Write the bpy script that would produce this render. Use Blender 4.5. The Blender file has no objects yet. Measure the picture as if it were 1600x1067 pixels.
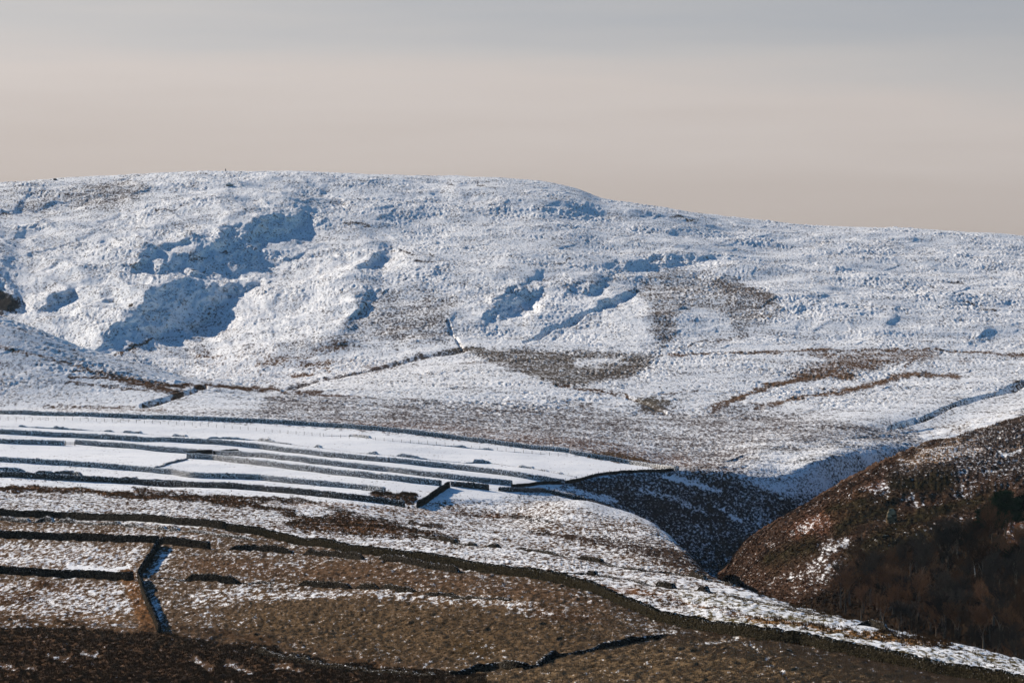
import bpy, math, random
import numpy as np
R = math.radians
rng = np.random.default_rng(7)
random.seed(7)
C = bpy.context.scene.collection

# ------------------------------------------------------------------ camera, sky, sun
F = 8889.0          # focal length in photo pixels (200 mm on a 36 mm frame, photo 1600 wide)
YH = 900.0          # photo row of the true horizon
cam_d = bpy.data.cameras.new('camera'); cam = bpy.data.objects.new('camera', cam_d); C.objects.link(cam)
cam_d.lens = 200.0; cam_d.sensor_width = 36.0; cam_d.clip_start = 1.0; cam_d.clip_end = 60000.0
cam.location = (0, 0, 0)
PITCH = math.atan((YH - 533.5) / F)
cam.rotation_euler = (R(90) + PITCH, 0, 0)
bpy.context.scene.camera = cam

SUN_EL, SUN_BEYOND = 20.0, 57.0      # degrees; sun stands to the left and this far beyond it
world = bpy.data.worlds.new('World'); bpy.context.scene.world = world; world.use_nodes = True
nt = world.node_tree; nt.nodes.clear()
wo = nt.nodes.new('ShaderNodeOutputWorld'); bg = nt.nodes.new('ShaderNodeBackground')
sky = nt.nodes.new('ShaderNodeTexSky'); sky.sky_type = 'NISHITA'; sky.sun_disc = False
sky.sun_elevation = R(SUN_EL); sky.sun_rotation = R(-(90 - SUN_BEYOND)); sky.air_density = 1.0; sky.dust_density = 0.1; sky.ozone_density = 3.0
bg.inputs['Strength'].default_value = 0.05
tc = nt.nodes.new('ShaderNodeTexCoord'); sp = nt.nodes.new('ShaderNodeSeparateXYZ'); nt.links.new(tc.outputs['Generated'], sp.inputs[0])
# high thin cloud low over the hill, clear blue overhead
mp = nt.nodes.new('ShaderNodeMapping'); mp.inputs['Scale'].default_value = (4.0, 4.0, 60.0); mp.inputs['Rotation'].default_value = (0, R(1.2), 0)
nz = nt.nodes.new('ShaderNodeTexNoise'); nz.inputs['Scale'].default_value = 1.0; nz.inputs['Detail'].default_value = 3.0; nz.inputs['Roughness'].default_value = 0.45
nt.links.new(tc.outputs['Generated'], mp.inputs[0]); nt.links.new(mp.outputs[0], nz.inputs['Vector'])
def wmath(op, a, b, c=None, clamp=False):
    n = nt.nodes.new('ShaderNodeMath'); n.operation = op; n.use_clamp = clamp
    for i, s in enumerate((a, b, c)):
        if s is None: continue
        if isinstance(s, (int, float)): n.inputs[i].default_value = s
        else: nt.links.new(s, n.inputs[i])
    return n.outputs[0]
mp2_ = nt.nodes.new('ShaderNodeMapping'); mp2_.inputs['Scale'].default_value = (22.0, 22.0, 260.0); mp2_.inputs['Rotation'].default_value = (0, R(-2.5), 0)
nz2 = nt.nodes.new('ShaderNodeTexNoise'); nz2.inputs['Scale'].default_value = 1.0; nz2.inputs['Detail'].default_value = 5.0; nt.links.new(tc.outputs['Generated'], mp2_.inputs[0]); nt.links.new(mp2_.outputs[0], nz2.inputs['Vector'])
zz = wmath('MULTIPLY_ADD', wmath('SUBTRACT', nz.outputs[0], 0.5), 0.034, sp.outputs[2])
zz = wmath('MULTIPLY_ADD', wmath('SUBTRACT', nz2.outputs[0], 0.5), 0.010, zz)
zz = wmath('MULTIPLY_ADD', sp.outputs[0], 0.07, zz)          # the cloud edge sinks towards the right
mr = nt.nodes.new('ShaderNodeMapRange'); mr.inputs['From Min'].default_value = 0.055; mr.inputs['From Max'].default_value = 0.112
nt.links.new(zz, mr.inputs['Value'])
cr = nt.nodes.new('ShaderNodeValToRGB'); nt.links.new(mr.outputs[0], cr.inputs[0])
SKYK = 1.0
def skc(r, g, b):
    f = lambda c: ((c / 255 + 0.055) / 1.055) ** 2.4
    return (f(r) * SKYK, f(g) * SKYK, f(b) * SKYK, 1)
EXPO = 0.88
stops = [(0.0, skc(188, 177, 170)), (0.30, skc(199, 189, 183)), (0.52, skc(209, 200, 195)), (0.68, skc(198, 195, 194)), (0.82, skc(186, 187, 190)), (1.0, skc(168, 175, 185))]
cr.color_ramp.elements[0].position = 0; cr.color_ramp.elements[0].color = stops[0][1]
cr.color_ramp.elements[1].position = 1; cr.color_ramp.elements[1].color = stops[-1][1]
for p, c in stops[1:-1]:
    e = cr.color_ramp.elements.new(p); e.color = c
xr = nt.nodes.new('ShaderNodeMapRange'); xr.inputs['From Min'].default_value = -0.09; xr.inputs['From Max'].default_value = 0.09
xr.inputs['To Min'].default_value = 1.02; xr.inputs['To Max'].default_value = 0.88; nt.links.new(sp.outputs[0], xr.inputs['Value'])
sc_ = nt.nodes.new('ShaderNodeVectorMath'); sc_.operation = 'SCALE'; nt.links.new(cr.outputs[0], sc_.inputs[0])
kk = wmath('MULTIPLY', xr.outputs[0], 20.0 / (2 ** EXPO)); nt.links.new(kk, sc_.inputs['Scale'])
mx = nt.nodes.new('ShaderNodeMix'); mx.data_type = 'RGBA'
fr = nt.nodes.new('ShaderNodeMapRange'); fr.inputs['From Min'].default_value = 0.112; fr.inputs['From Max'].default_value = 0.18
nt.links.new(sp.outputs[2], fr.inputs['Value']); az = nt.nodes.new('ShaderNodeMapRange'); az.inputs['From Min'].default_value = 0.86; az.inputs['From Max'].default_value = 0.98; az.inputs['To Min'].default_value = 1.0; az.inputs['To Max'].default_value = 0.0
nt.links.new(sp.outputs[1], az.inputs['Value']); nt.links.new(wmath('MAXIMUM', fr.outputs[0], az.outputs[0]), mx.inputs['Factor'])
nt.links.new(sc_.outputs[0], mx.inputs['A']); tint = nt.nodes.new('ShaderNodeMix'); tint.data_type = 'RGBA'; tint.blend_type = 'MULTIPLY'; tint.inputs['Factor'].default_value = 1.0; tint.inputs['B'].default_value = (0.58, 0.88, 1.04, 1)   # a clear cold winter blue overhead
nt.links.new(sky.outputs[0], tint.inputs['A']); nt.links.new(tint.outputs['Result'], mx.inputs['B'])
nt.links.new(mx.outputs['Result'], bg.inputs['Color']); nt.links.new(bg.outputs[0], wo.inputs['Surface'])

sd = bpy.data.lights.new('sun', 'SUN'); sd.energy = 5.0; sd.angle = R(0.5); sd.color = (1.0, 0.865, 0.71)
so = bpy.data.objects.new('sun', sd); C.objects.link(so)
from mathutils import Vector
sv = Vector((-math.cos(R(SUN_BEYOND)) * math.cos(R(SUN_EL)), math.sin(R(SUN_BEYOND)) * math.cos(R(SUN_EL)), math.sin(R(SUN_EL))))
so.rotation_euler = sv.to_track_quat('Z', 'Y').to_euler(); so.location = (0, 0, 500)
vs = bpy.context.scene.view_settings
vs.view_transform = 'Standard'; vs.look = 'None'; vs.gamma = 1; vs.use_curve_mapping = False; vs.exposure = EXPO

# ------------------------------------------------------------------ numeric helpers
_g = np.random.default_rng(3).uniform(-1, 1, (256, 256)).astype(np.float32)
def vnoise(x, y, seed=0):
    a = 0.61 + seed * 1.37
    xr_, yr_ = x * math.cos(a) - y * math.sin(a) + seed * 17.3, x * math.sin(a) + y * math.cos(a) + seed * 31.7
    xi = np.floor(xr_); yi = np.floor(yr_); fx = (xr_ - xi).astype(np.float32); fy = (yr_ - yi).astype(np.float32)
    xi = xi.astype(np.int64); yi = yi.astype(np.int64)
    fx = fx * fx * fx * (fx * (fx * 6 - 15) + 10); fy = fy * fy * fy * (fy * (fy * 6 - 15) + 10)
    x0, x1, y0, y1 = xi & 255, (xi + 1) & 255, yi & 255, (yi + 1) & 255
    return (_g[x0, y0] * (1 - fx) + _g[x1, y0] * fx) * (1 - fy) + (_g[x0, y1] * (1 - fx) + _g[x1, y1] * fx) * fy
def pchip_slopes(x, y):
    h = np.diff(x, axis=0); d = np.diff(y, axis=0) / h
    m = np.zeros_like(y)
    w1 = 2 * h[1:] + h[:-1]; w2 = h[1:] + 2 * h[:-1]
    same = (d[1:] * d[:-1]) > 0
    with np.errstate(divide='ignore', invalid='ignore'):
        hm = (w1 + w2) / (w1 / d[:-1] + w2 / d[1:])
    m[1:-1] = np.where(same, hm, 0); m[0] = d[0]; m[-1] = d[-1]
    return m
def pchip1(pts, xs):
    p = np.array(pts, float); x, y = p[:, 0], p[:, 1]
    if len(x) < 3: return np.interp(xs, x, y)
    m = pchip_slopes(x[:, None], y[:, None])[:, 0]
    xc = np.clip(xs, x[0], x[-1]); k = np.clip(np.searchsorted(x, xc) - 1, 0, len(x) - 2)
    h = x[k + 1] - x[k]; t = (xc - x[k]) / h
    return ((1 + 2 * t) * (1 - t) ** 2) * y[k] + (t * (1 - t) ** 2) * h * m[k] + (t * t * (3 - 2 * t)) * y[k + 1] + (t * t * (t - 1)) * h * m[k + 1]

# ------------------------------------------------------------------ terrain control lines: (u, v, distance)
U = np.concatenate([np.linspace(-2400, -460, 60)[:-1], np.linspace(-460, -60, 90)[:-1], np.arange(-60, 1660.1, 1.2), np.linspace(1665, 2400, 60)])
NU = len(U)
LINES = [
 ('origin', [(0, 1800, 20), (1600, 1800, 20)], 0),
 ('close', [(0, 1300, 240), (1600, 1300, 220)], 6),
 ('bottom', [(0, 1085, 780), (400, 1085, 745), (800, 1085, 665), (1200, 1085, 600), (1600, 1092, 555)], 22),
 ('mid_near', [(0, 960, 930), (300, 985, 870), (600, 985, 830), (800, 990, 785), (1000, 1010, 725), (1200, 1040, 655), (1600, 1078, 590)], 120),
 ('long_wall', [(0, 805, 1250), (200, 815, 1200), (350, 829, 1145), (500, 856, 1065), (600, 870, 1015), (700, 885, 970), (800, 898, 925), (900, 918, 870), (1000, 958, 800), (1100, 987, 745), (1200, 1002, 705), (1300, 1022, 678), (1400, 1038, 655), (1500, 1055, 635), (1600, 1072, 618)], 170),
 ('fields_low', [(0, 785, 1335), (500, 812, 1230), (800, 842, 1170), (900, 850, 1150), (1000, 885, 1000), (1060, 908, 930), (1100, 922, 890), (1200, 955, 815), (1400, 1000, 735), (1600, 1042, 680)], 70),
 ('near_crest', [(0, 765, 1430), (500, 777, 1410), (800, 790, 1480), (900, 784, 1490), (960, 797, 1500), (1015, 815, 1440), (1040, 832, 1360), (1062, 852, 1240), (1100, 890, 1040), (1150, 916, 940), (1200, 937, 880), (1300, 963, 820), (1400, 989, 775), (1500, 1010, 740), (1600, 1034, 710), (1750, 1060, 685)], 90),
 ('gully_floor', [(0, 758, 1460), (500, 769, 1445), (800, 782, 1500), (900, 786, 1550), (960, 806, 1545), (1015, 838, 1520), (1060, 900, 1400), (1100, 950, 1300), (1150, 985, 1180), (1200, 1010, 1120), (1300, 1045, 1050), (1400, 1080, 1000), (1600, 1130, 900)], 16),
 ('right_mid', [(0, 750, 1490), (500, 763, 1480), (800, 775, 1525), (900, 782, 1580), (1000, 822, 1600), (1100, 930, 1520), (1150, 905, 1380), (1200, 880, 1330), (1300, 850, 1270), (1400, 845, 1240), (1600, 850, 1180)], 150),
 ('right_crest', [(0, 742, 1510), (500, 756, 1500), (800, 768, 1550), (900, 777, 1610), (1000, 812, 1650), (1100, 905, 1600), (1128, 898, 1560), (1150, 867, 1495), (1200, 824, 1450), (1250, 795, 1430), (1340, 742, 1430), (1440, 698, 1480), (1520, 676, 1540), (1600, 653, 1610), (1800, 620, 1750)], 130),
 ('behind_right', [(0, 720, 1590), (500, 742, 1560), (800, 757, 1600), (900, 773, 1640), (1000, 805, 1700), (1100, 884, 1715), (1150, 882, 1725), (1200, 862, 1742), (1300, 812, 1830), (1440, 728, 2060), (1600, 690, 2230)], 40),
 ('bank_top', [(0, 700, 1710), (500, 712, 1720), (800, 746, 1650), (880, 750, 1675), (960, 740, 1728), (1050, 735, 1768), (1100, 738, 1788), (1200, 743, 1822), (1300, 712, 1890), (1440, 695, 2120), (1600, 652, 2290)], 120),
 ('field_top', [(0, 651, 1940), (200, 655, 1935), (400, 663, 1930), (500, 669, 1925), (600, 676, 1910), (700, 687, 1890), (800, 698, 1865), (900, 708, 1850), (1000, 724, 1840), (1060, 731, 1835), (1100, 728, 1870), (1200, 700, 1960), (1300, 685, 2060), (1440, 672, 2250), (1600, 638, 2380)], 70),
 ('moor_low', [(0, 640, 2060), (250, 632, 2090), (500, 645, 2070), (800, 662, 2080), (1100, 682, 2080), (1300, 655, 2250), (1600, 618, 2550)], 60),
 ('spur_crest', [(-300, 400, 2520), (0, 491, 2345), (60, 513, 2335), (140, 546, 2330), (220, 571, 2335), (300, 591, 2350), (430, 609, 2375), (600, 606, 2400), (800, 605, 2450), (1200, 608, 2600), (1600, 588, 2780)], 150),
 ('hill_foot', [(-300, 520, 3100), (0, 535, 2920), (60, 548, 2880), (140, 566, 2840), (220, 582, 2780), (300, 597, 2740), (430, 600, 2700), (600, 573, 2800), (800, 552, 2880), (1200, 550, 2930), (1600, 552, 3000)], 60),
 ('hill_mid', [(0, 400, 3470), (400, 420, 3420), (800, 410, 3470), (1200, 445, 3430), (1600, 452, 3470)], 170),
 ('skyline', [(-300, 300, 4280), (0, 285, 4260), (100, 280, 4250), (170, 276, 4240), (250, 270, 4230), (350, 266, 4220), (450, 267, 4220), (560, 272, 4220), (640, 275, 4220), (780, 278, 4210), (830, 282, 4200), (870, 289, 4190), (905, 298, 4180), (940, 310, 4170), (1000, 319, 4170), (1060, 328, 4170), (1150, 339, 4170), (1250, 349, 4180), (1340, 354, 4180), (1400, 355, 4190), (1480, 360, 4200), (1600, 370, 4210), (1900, 400, 4220)], 200),
 ('behind_hill', [(0, 345, 4900), (1600, 430, 4900)], 8),
 ('horizon', [(0, 880, 30000), (1600, 880, 30000)], 8),
]
def smooth_u(a, n=9):
    k = np.hanning(n + 2)[1:-1]; k /= k.sum()
    return np.convolve(np.pad(a, n // 2, mode='edge'), k, 'valid')
VK = np.array([smooth_u(pchip1([(p[0], p[1]) for p in L[1]], U), 15 if L[0] in ('near_crest', 'right_crest', 'skyline', 'spur_crest', 'field_top') else 41) for L in LINES])
DK = np.array([smooth_u(pchip1([(p[0], p[2]) for p in L[1]], U), 41) for L in LINES])
LI = {L[0]: i for i, L in enumerate(LINES)}
for k in range(1, len(LINES)):
    DK[k] = np.maximum(DK[k], DK[k - 1] + 8)
MK = pchip_slopes(DK, VK)
rowsD, rowsV, seg = [], [], []
rowline = {}
for k in range(len(LINES) - 1):
    n = LINES[k + 1][2]
    rowline[LINES[k][0]] = len(seg)
    t = (np.arange(n) / n)[:, None]
    h = (DK[k + 1] - DK[k])[None]
    D_ = DK[k][None] + t * h
    V_ = (1 + 2 * t) * (1 - t) ** 2 * VK[k] + t * (1 - t) ** 2 * h * MK[k] + t * t * (3 - 2 * t) * VK[k + 1] + t * t * (t - 1) * h * MK[k + 1]
    rowsD.append(D_); rowsV.append(V_); seg += [k] * n
rowsD.append(DK[-1][None]); rowsV.append(VK[-1][None]); seg.append(len(LINES) - 2); rowline[LINES[-1][0]] = len(seg) - 1
GD = np.concatenate(rowsD); GV = np.concatenate(rowsV); seg = np.array(seg); NR = len(seg)
GU = np.broadcast_to(U[None], GD.shape)

# ------------------------------------------------------------------ drawing regions on the ground (map coordinates u, v)
RU0, RV0, RW, RH = -120, 240, 1840, 880
def inside(poly, X, Y):
    P = np.array(poly, float); r = np.zeros(X.shape, bool); j = len(P) - 1
    for i in range(len(P)):
        xi, yi, xj, yj = P[i, 0], P[i, 1], P[j, 0], P[j, 1]
        if yi != yj:
            c = ((yi > Y) != (yj > Y)) & (X < (xj - xi) * (Y - yi) / (yj - yi) + xi); r ^= c
        j = i
    return r
def blur(a, s):
    if s <= 0: return a
    n = int(s * 3) * 2 + 1; k = np.exp(-0.5 * ((np.arange(n) - n // 2) / s) ** 2); k /= k.sum()
    p = np.pad(a, n // 2, mode='edge')
    p = np.apply_along_axis(lambda r: np.convolve(r, k, 'valid'), 1, p)
    return np.apply_along_axis(lambda r: np.convolve(r, k, 'valid'), 0, p)
def window(pts, m):
    P = np.array(pts, float)
    x0 = max(int(P[:, 0].min() - m), RU0); x1 = min(int(P[:, 0].max() + m) + 1, RU0 + RW)
    y0 = max(int(P[:, 1].min() - m), RV0); y1 = min(int(P[:, 1].max() + m) + 1, RV0 + RH)
    if x1 <= x0 or y1 <= y0: return None
    X, Y = np.meshgrid(np.arange(x0, x1), np.arange(y0, y1))
    return X, Y, slice(y0 - RV0, y1 - RV0), slice(x0 - RU0, x1 - RU0)
def poly_mask(pts, b=3):
    w = window(pts, b * 4 + 2)
    if w is None: return None
    X, Y, sy, sx = w
    return blur(inside(pts, X, Y).astype(float), b), sy, sx
def stroke_mask(pts, wd, soft=1.0):
    w = window(pts, wd + soft * 4 + 2)
    if w is None: return None
    X, Y, sy, sx = w
    d = np.full(X.shape, 1e9)
    for a, b in zip(pts[:-1], pts[1:]):
        ax, ay, bx, by = a[0], a[1], b[0], b[1]; L = (bx - ax) ** 2 + (by - ay) ** 2 + 1e-9
        t = np.clip(((X - ax) * (bx - ax) + (Y - ay) * (by - ay)) / L, 0, 1)
        d = np.minimum(d, np.hypot(X - ax - t * (bx - ax), Y - ay - t * (by - ay)))
    return np.clip((wd / 2 + soft - d) / (2 * soft), 0, 1), sy, sx
def layer(cover, col):
    a = np.zeros((RH, RW, 4), np.float32); a[..., 0] = cover; a[..., 1:] = col; return a
def put(L, m, cover, col=None, op=1.0):
    if m is None: return
    k, sy, sx = m; k = k[..., None] * op
    tgt = L[sy, sx]
    if cover is not None: tgt[..., 0:1] += (cover - tgt[..., 0:1]) * k
    if col is not None: tgt[..., 1:] += (np.array(col) - tgt[..., 1:]) * k
TAN = (0.145, 0.090, 0.050); BROWN = (0.085, 0.047, 0.026); HEATH = (0.050, 0.034, 0.026); BRACK = (0.150, 0.062, 0.030)
GREY = (0.115, 0.095, 0.088); OLIVE = (0.070, 0.058, 0.022); RUST = (0.13, 0.075, 0.042); STRAW = (0.34, 0.25, 0.13)

Lf = layer(0.80, GREY)      # hill + moor + upper fields
Lf[:, :, 0] = 0.70
put(Lf, poly_mask([(-200, 240), (1800, 240), (1800, 555), (-200, 555)], 8), 0.74, GREY)  # grey specks in the hill's snow colour stand in for shaded micro-relief
P = lambda pts, cov, col=None, b=3, op=1: put(Lf, poly_mask(pts, b), cov, col, op)
S = lambda pts, w, cov, col=None, soft=1.2, op=1: put(Lf, stroke_mask(pts, w, soft), cov, col, op)
# hill: thin-snow patches
P([(100, 300), (140, 290), (200, 282), (235, 290), (220, 320), (160, 335), (110, 330)], 0.46, GREY, 8)
P([(0, 290), (60, 290), (110, 310), (60, 340), (0, 345)], 0.6, GREY, 8)
P([(120, 330), (240, 335), (180, 360), (100, 372)], 0.74, GREY, 6)
P([(245, 350), (330, 335), (290, 365), (250, 372)], 0.66, GREY, 6)
P([(120, 370), (30, 395), (0, 430), (60, 410)], 0.7, GREY, 5)
P([(575, 458), (660, 446), (725, 462), (690, 500), (706, 538), (620, 540), (560, 540), (470, 566), (400, 578), (340, 560), (520, 535), (545, 500)], 0.56, GREY, 5)
P([(650, 480), (700, 470), (700, 532), (600, 534), (560, 540), (600, 500)], 0.46, GREY, 6)
P([(1000, 430), (1060, 420), (1110, 428), (1145, 432), (1190, 458), (1224, 480), (1200, 502), (1150, 522), (1140, 492), (1090, 478), (1062, 490), (1055, 522), (1032, 548), (1018, 520), (1018, 480), (990, 455)], 0.50, (0.12, 0.095, 0.08), 4)
P([(1110, 432), (1150, 436), (1200, 465), (1222, 482), (1190, 482), (1130, 470)], 0.32, (0.12, 0.095, 0.08), 4)
P([(1022, 480), (1060, 490), (1050, 525), (1032, 545), (1020, 515)], 0.40, (0.12, 0.095, 0.08), 4)
P([(860, 440), (960, 425), (1010, 430), (960, 440), (880, 450)], 0.62, GREY, 4)
P([(280, 505), (340, 480), (350, 490), (310, 525), (330, 560), (290, 565)], 0.62, GREY, 5)
P([(300, 560), (400, 560), (560, 555), (620, 575), (540, 590), (400, 600), (300, 590)], 0.72, (0.17, 0.11, 0.08), 6)
S([(175, 552), (215, 540), (252, 530)], 4, 0.25, RUST); S([(310, 560), (345, 564)], 5, 0.35, RUST)
S([(400, 572), (480, 560), (540, 545)], 7, 0.40, RUST, 3)
S([(452, 584), (488, 583)], 5, 0.3, RUST); S([(500, 572), (515, 578)], 5, 0.35, RUST); S([(470, 572), (520, 566)], 5, 0.5, RUST)
for pts in ([(295, 395), (312, 398)], [(298, 403), (318, 400)], [(340, 398), (352, 396)], [(300, 417), (322, 416)], [(312, 436), (335, 438)], [(200, 414), (215, 412)], [(120, 480), (145, 484)], [(205, 474), (208, 478)],
            [(240, 330), (272, 331), (285, 327)], [(606, 380), (616, 392)], [(610, 388), (640, 396)], [(650, 410), (705, 412)], [(820, 345), (930, 390)][:0], [(895, 390), (935, 391)], [(1045, 343), (1090, 347)], [(0, 336), (12, 334)],
            [(540, 354), (575, 353)], [(700, 286), (712, 292)], [(742, 284), (770, 298)], [(640, 400), (680, 404)], [(1440, 531), (1458, 533)], [(1450, 446), (1470, 450)], [(1490, 442), (1508, 443)], [(1510, 473), (1520, 475)], [(1465, 478), (1475, 480)], [(1540, 484), (1555, 485)], [(870, 412), (895, 407)], [(985, 447), (992, 452)]):
    if pts: S(pts, 2.0, 0.12, (0.06, 0.045, 0.038), 1.2)
P([(-100, 440), (0, 448), (12, 458), (36, 466), (24, 488), (-100, 496)], 0.0, (0.04, 0.035, 0.03), 3)  # dark gully at the left edge, its shade painted into the colour
# foot of the hill and moor
P([(730, 549), (800, 546), (1000, 551), (1030, 556), (1015, 572), (985, 588), (950, 596), (905, 606), (870, 604), (835, 590), (780, 572)], 0.28, (0.105, 0.085, 0.068), 3)
S([(1030, 553), (1180, 550), (1300, 545), (1480, 547), (1600, 552)], 3.2, 0.22, RUST, 1.2)
P([(895, 560), (965, 558), (980, 564), (900, 572)], 0.75, None, 3)
S([(870, 603), (910, 610), (975, 620), (1010, 634)], 3, 0.2, BROWN)
P([(985, 626), (1040, 624), (1048, 636), (1036, 644), (1008, 640)], 0.2, (0.10, 0.085, 0.065), 2)
S([(1020, 622), (1060, 614), (1092, 611)], 3, 0.35, BROWN)
S([(690, 549), (735, 547), (800, 552)], 5, 0.3, (0.11, 0.09, 0.07)); S([(720, 565), (800, 572)], 4, 0.5, BROWN)
S([(1060, 545), (1090, 533), (1140, 525), (1170, 520)], 4, 0.45, BROWN)
P([(1250, 550), (1350, 548), (1470, 549), (1466, 560), (1412, 565), (1360, 580), (1300, 585), (1238, 592), (1238, 580), (1300, 566)], 0.34, RUST, 3)
S([(1110, 642), (1170, 616), (1200, 604), (1245, 591), (1300, 584), (1335, 588)], 8, 0.16, RUST, 1.8)
S([(1185, 640), (1270, 619), (1340, 607), (1395, 590), (1425, 585), (1495, 588)], 8, 0.2, RUST, 1.8)
S([(1400, 592), (1420, 572), (1428, 560)], 5, 0.3, RUST); S([(1170, 632), (1215, 640)], 5, 0.4, RUST)
S([(1500, 566), (1515, 564)], 9, 0.45, RUST, 3); S([(1540, 549), (1600, 556)], 4, 0.25, RUST)
S([(1280, 605), (1310, 607)], 5, 0.5, RUST, 2)
S([(905, 632), (922, 634)], 8, 0.45, BROWN, 3)
S([(442, 608), (480, 599), (520, 590), (580, 576), (650, 559), (725, 548)], 3, 0.2, (0.09, 0.07, 0.06), 1.2)  # ditch: shade of its bank put into the colour as a dark stroke
S([(560, 583), (600, 575), (650, 568)], 4, 0.5, BROWN)
S([(700, 505), (708, 525), (722, 545)], 2, 0.35, BROWN)  # ditch line, dark stroke paints in the bank's shade
S([(1390, 672), (1420, 662), (1455, 648), (1490, 632), (1550, 615), (1600, 602)], 4, 0.35, HEATH, 1.5)  # stream gully: shade inside it painted as a heather-dark stroke
# left spur
P([(-120, 480), (0, 492), (140, 547), (300, 592), (200, 592), (60, 552), (-120, 540)], 0.64, GREY, 5)  # snow thinned to grey, darkening the colour for the spur's blue shade
S([(0, 541), (70, 556), (140, 575), (210, 592), (260, 600)], 6, 0.35, RUST, 2)
S([(120, 578), (160, 584), (205, 594), (255, 604), (290, 617)], 5, 0.22, BROWN, 3.5)
S([(190, 596), (230, 603), (280, 616)], 9, 0.22, BROWN, 4)
S([(110, 590), (165, 592), (230, 600)], 5, 0.2, BROWN); S([(105, 596), (160, 604), (230, 612)], 4, 0.35, BROWN)
S([(255, 600), (330, 602), (400, 606), (470, 612), (585, 622)], 5, 0.15, BROWN, 1.5)
S([(225, 631), (258, 624), (292, 614), (320, 605)], 5, 0.12, BROWN, 1.3); S([(70, 633), (140, 634), (215, 634)], 4, 0.3, BROWN, 2)
S([(90, 641), (180, 640), (260, 642)], 6, 0.45, RUST, 3)
S([(500, 619), (560, 620)], 4, 0.3, BRACK)
P([(0, 575), (40, 560), (100, 590), (60, 610), (0, 612)], 0.66, GREY, 6)
# grey heather moor above the fields
P([(240, 645), (400, 640), (430, 615), (700, 628), (1000, 640), (1200, 640), (1440, 672), (1440, 700), (1200, 745), (1100, 735), (900, 705), (700, 685), (450, 662)], 0.44, (0.12, 0.10, 0.095), 6)
P([(500, 655), (700, 665), (950, 690), (1180, 740), (1120, 745), (900, 704), (700, 685), (520, 668)], 0.40, (0.15, 0.10, 0.08), 4)
P([(890, 706), (960, 706), (1040, 725), (1050, 733), (980, 727)], 0.1, (0.09, 0.055, 0.03), 2)
P([(1060, 735), (1100, 722), (1180, 760), (1250, 780), (1180, 790)], 0.42, BROWN, 6)
P([(1440, 672), (1600, 640), (1640, 690), (1440, 700)], 0.58, (0.17, 0.13, 0.10), 5)
S([(1445, 684), (1480, 672)], 5, 0.98); S([(1465, 690), (1505, 678)], 6, 0.95, None, 2); S([(1520, 668), (1580, 650)], 8, 0.85, None, 3)
# shaded ravine bank
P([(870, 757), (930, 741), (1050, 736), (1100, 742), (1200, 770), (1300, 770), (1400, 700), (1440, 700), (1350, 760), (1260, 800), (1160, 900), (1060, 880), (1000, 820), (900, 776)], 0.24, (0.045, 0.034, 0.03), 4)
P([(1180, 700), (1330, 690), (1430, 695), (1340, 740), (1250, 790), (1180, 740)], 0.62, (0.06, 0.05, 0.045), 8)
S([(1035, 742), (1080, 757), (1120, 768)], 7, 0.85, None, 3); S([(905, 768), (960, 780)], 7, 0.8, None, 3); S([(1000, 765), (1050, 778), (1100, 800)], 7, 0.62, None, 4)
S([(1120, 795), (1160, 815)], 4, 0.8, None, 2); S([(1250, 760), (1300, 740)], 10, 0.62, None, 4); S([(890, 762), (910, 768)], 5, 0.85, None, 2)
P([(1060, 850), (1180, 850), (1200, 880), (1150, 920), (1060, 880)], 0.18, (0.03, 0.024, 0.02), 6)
# clean snow pastures (upper fields)
fields_up = [(-200, 652), (0, 652), (400, 664), (700, 688), (890, 709), (1000, 726), (1050, 735), (980, 737), (920, 745), (870, 757), (700, 800), (-200, 800)]
P(fields_up, 0.955, TAN, 1.2)

Ln = layer(0.9, TAN)
P2 = lambda pts, cov, col=None, b=3, op=1: put(Ln, poly_mask(pts, b), cov, col, op)
S2 = lambda pts, w, cov, col=None, soft=1.2, op=1: put(Ln, stroke_mask(pts, w, soft), cov, col, op)
P2([(-200, 760), (250, 765), (600, 790), (850, 775), (1000, 810), (1100, 860), (1300, 955), (1700, 1060), (1700, 1100), (1200, 1000), (950, 930), (780, 885), (400, 830), (-200, 800)], 0.49, (0.11, 0.066, 0.036), 4)
for L in (Lf, Ln):
    def SS(pts, w, cov, col=None, soft=1.2, L=L): put(L, stroke_mask(pts, w, soft), cov, col)
    SS([(0, 766), (60, 765), (120, 766), (170, 772), (230, 778), (300, 780), (400, 792)], 7, 0.12, (0.15, 0.075, 0.035), 2.5)
    SS([(215, 764), (250, 770), (290, 775)], 9, 0.35, (0.15, 0.075, 0.035), 3); SS([(320, 777), (420, 779), (500, 790), (560, 792)], 6, 0.25, (0.15, 0.075, 0.035), 2.5)
    SS([(20, 752), (80, 752), (120, 757)], 3, 0.62, BROWN, 2); SS([(120, 793), (200, 795)], 4, 0.6, BROWN, 2)
    SS([(400, 778), (470, 783), (540, 800)], 9, 0.3, BROWN, 3)
    P_ = [(570, 768), (655, 772), (645, 787), (600, 783)]
    put(L, poly_mask(P_, 2), 0.1, BROWN)
    SS([(640, 795), (700, 800), (780, 806)], 7, 0.3, (0.16, 0.08, 0.04), 2.5)
P2([(480, 812), (540, 802), (600, 815), (650, 832), (600, 836), (520, 830), (440, 822)], 0.15, (0.14, 0.07, 0.033), 3)
S2([(395, 796), (430, 797), (475, 807)], 4, 0.1, BROWN); S2([(445, 818), (475, 822)], 4, 0.15, BROWN, 2); S2([(480, 812), (560, 822), (640, 832), (712, 844)], 6, 0.08, BROWN, 2)
S2([(470, 790), (600, 795), (700, 800)], 10, 0.5, (0.2, 0.12, 0.07), 4); S2([(640, 818), (690, 824)], 5, 0.3, BROWN, 2)
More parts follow.
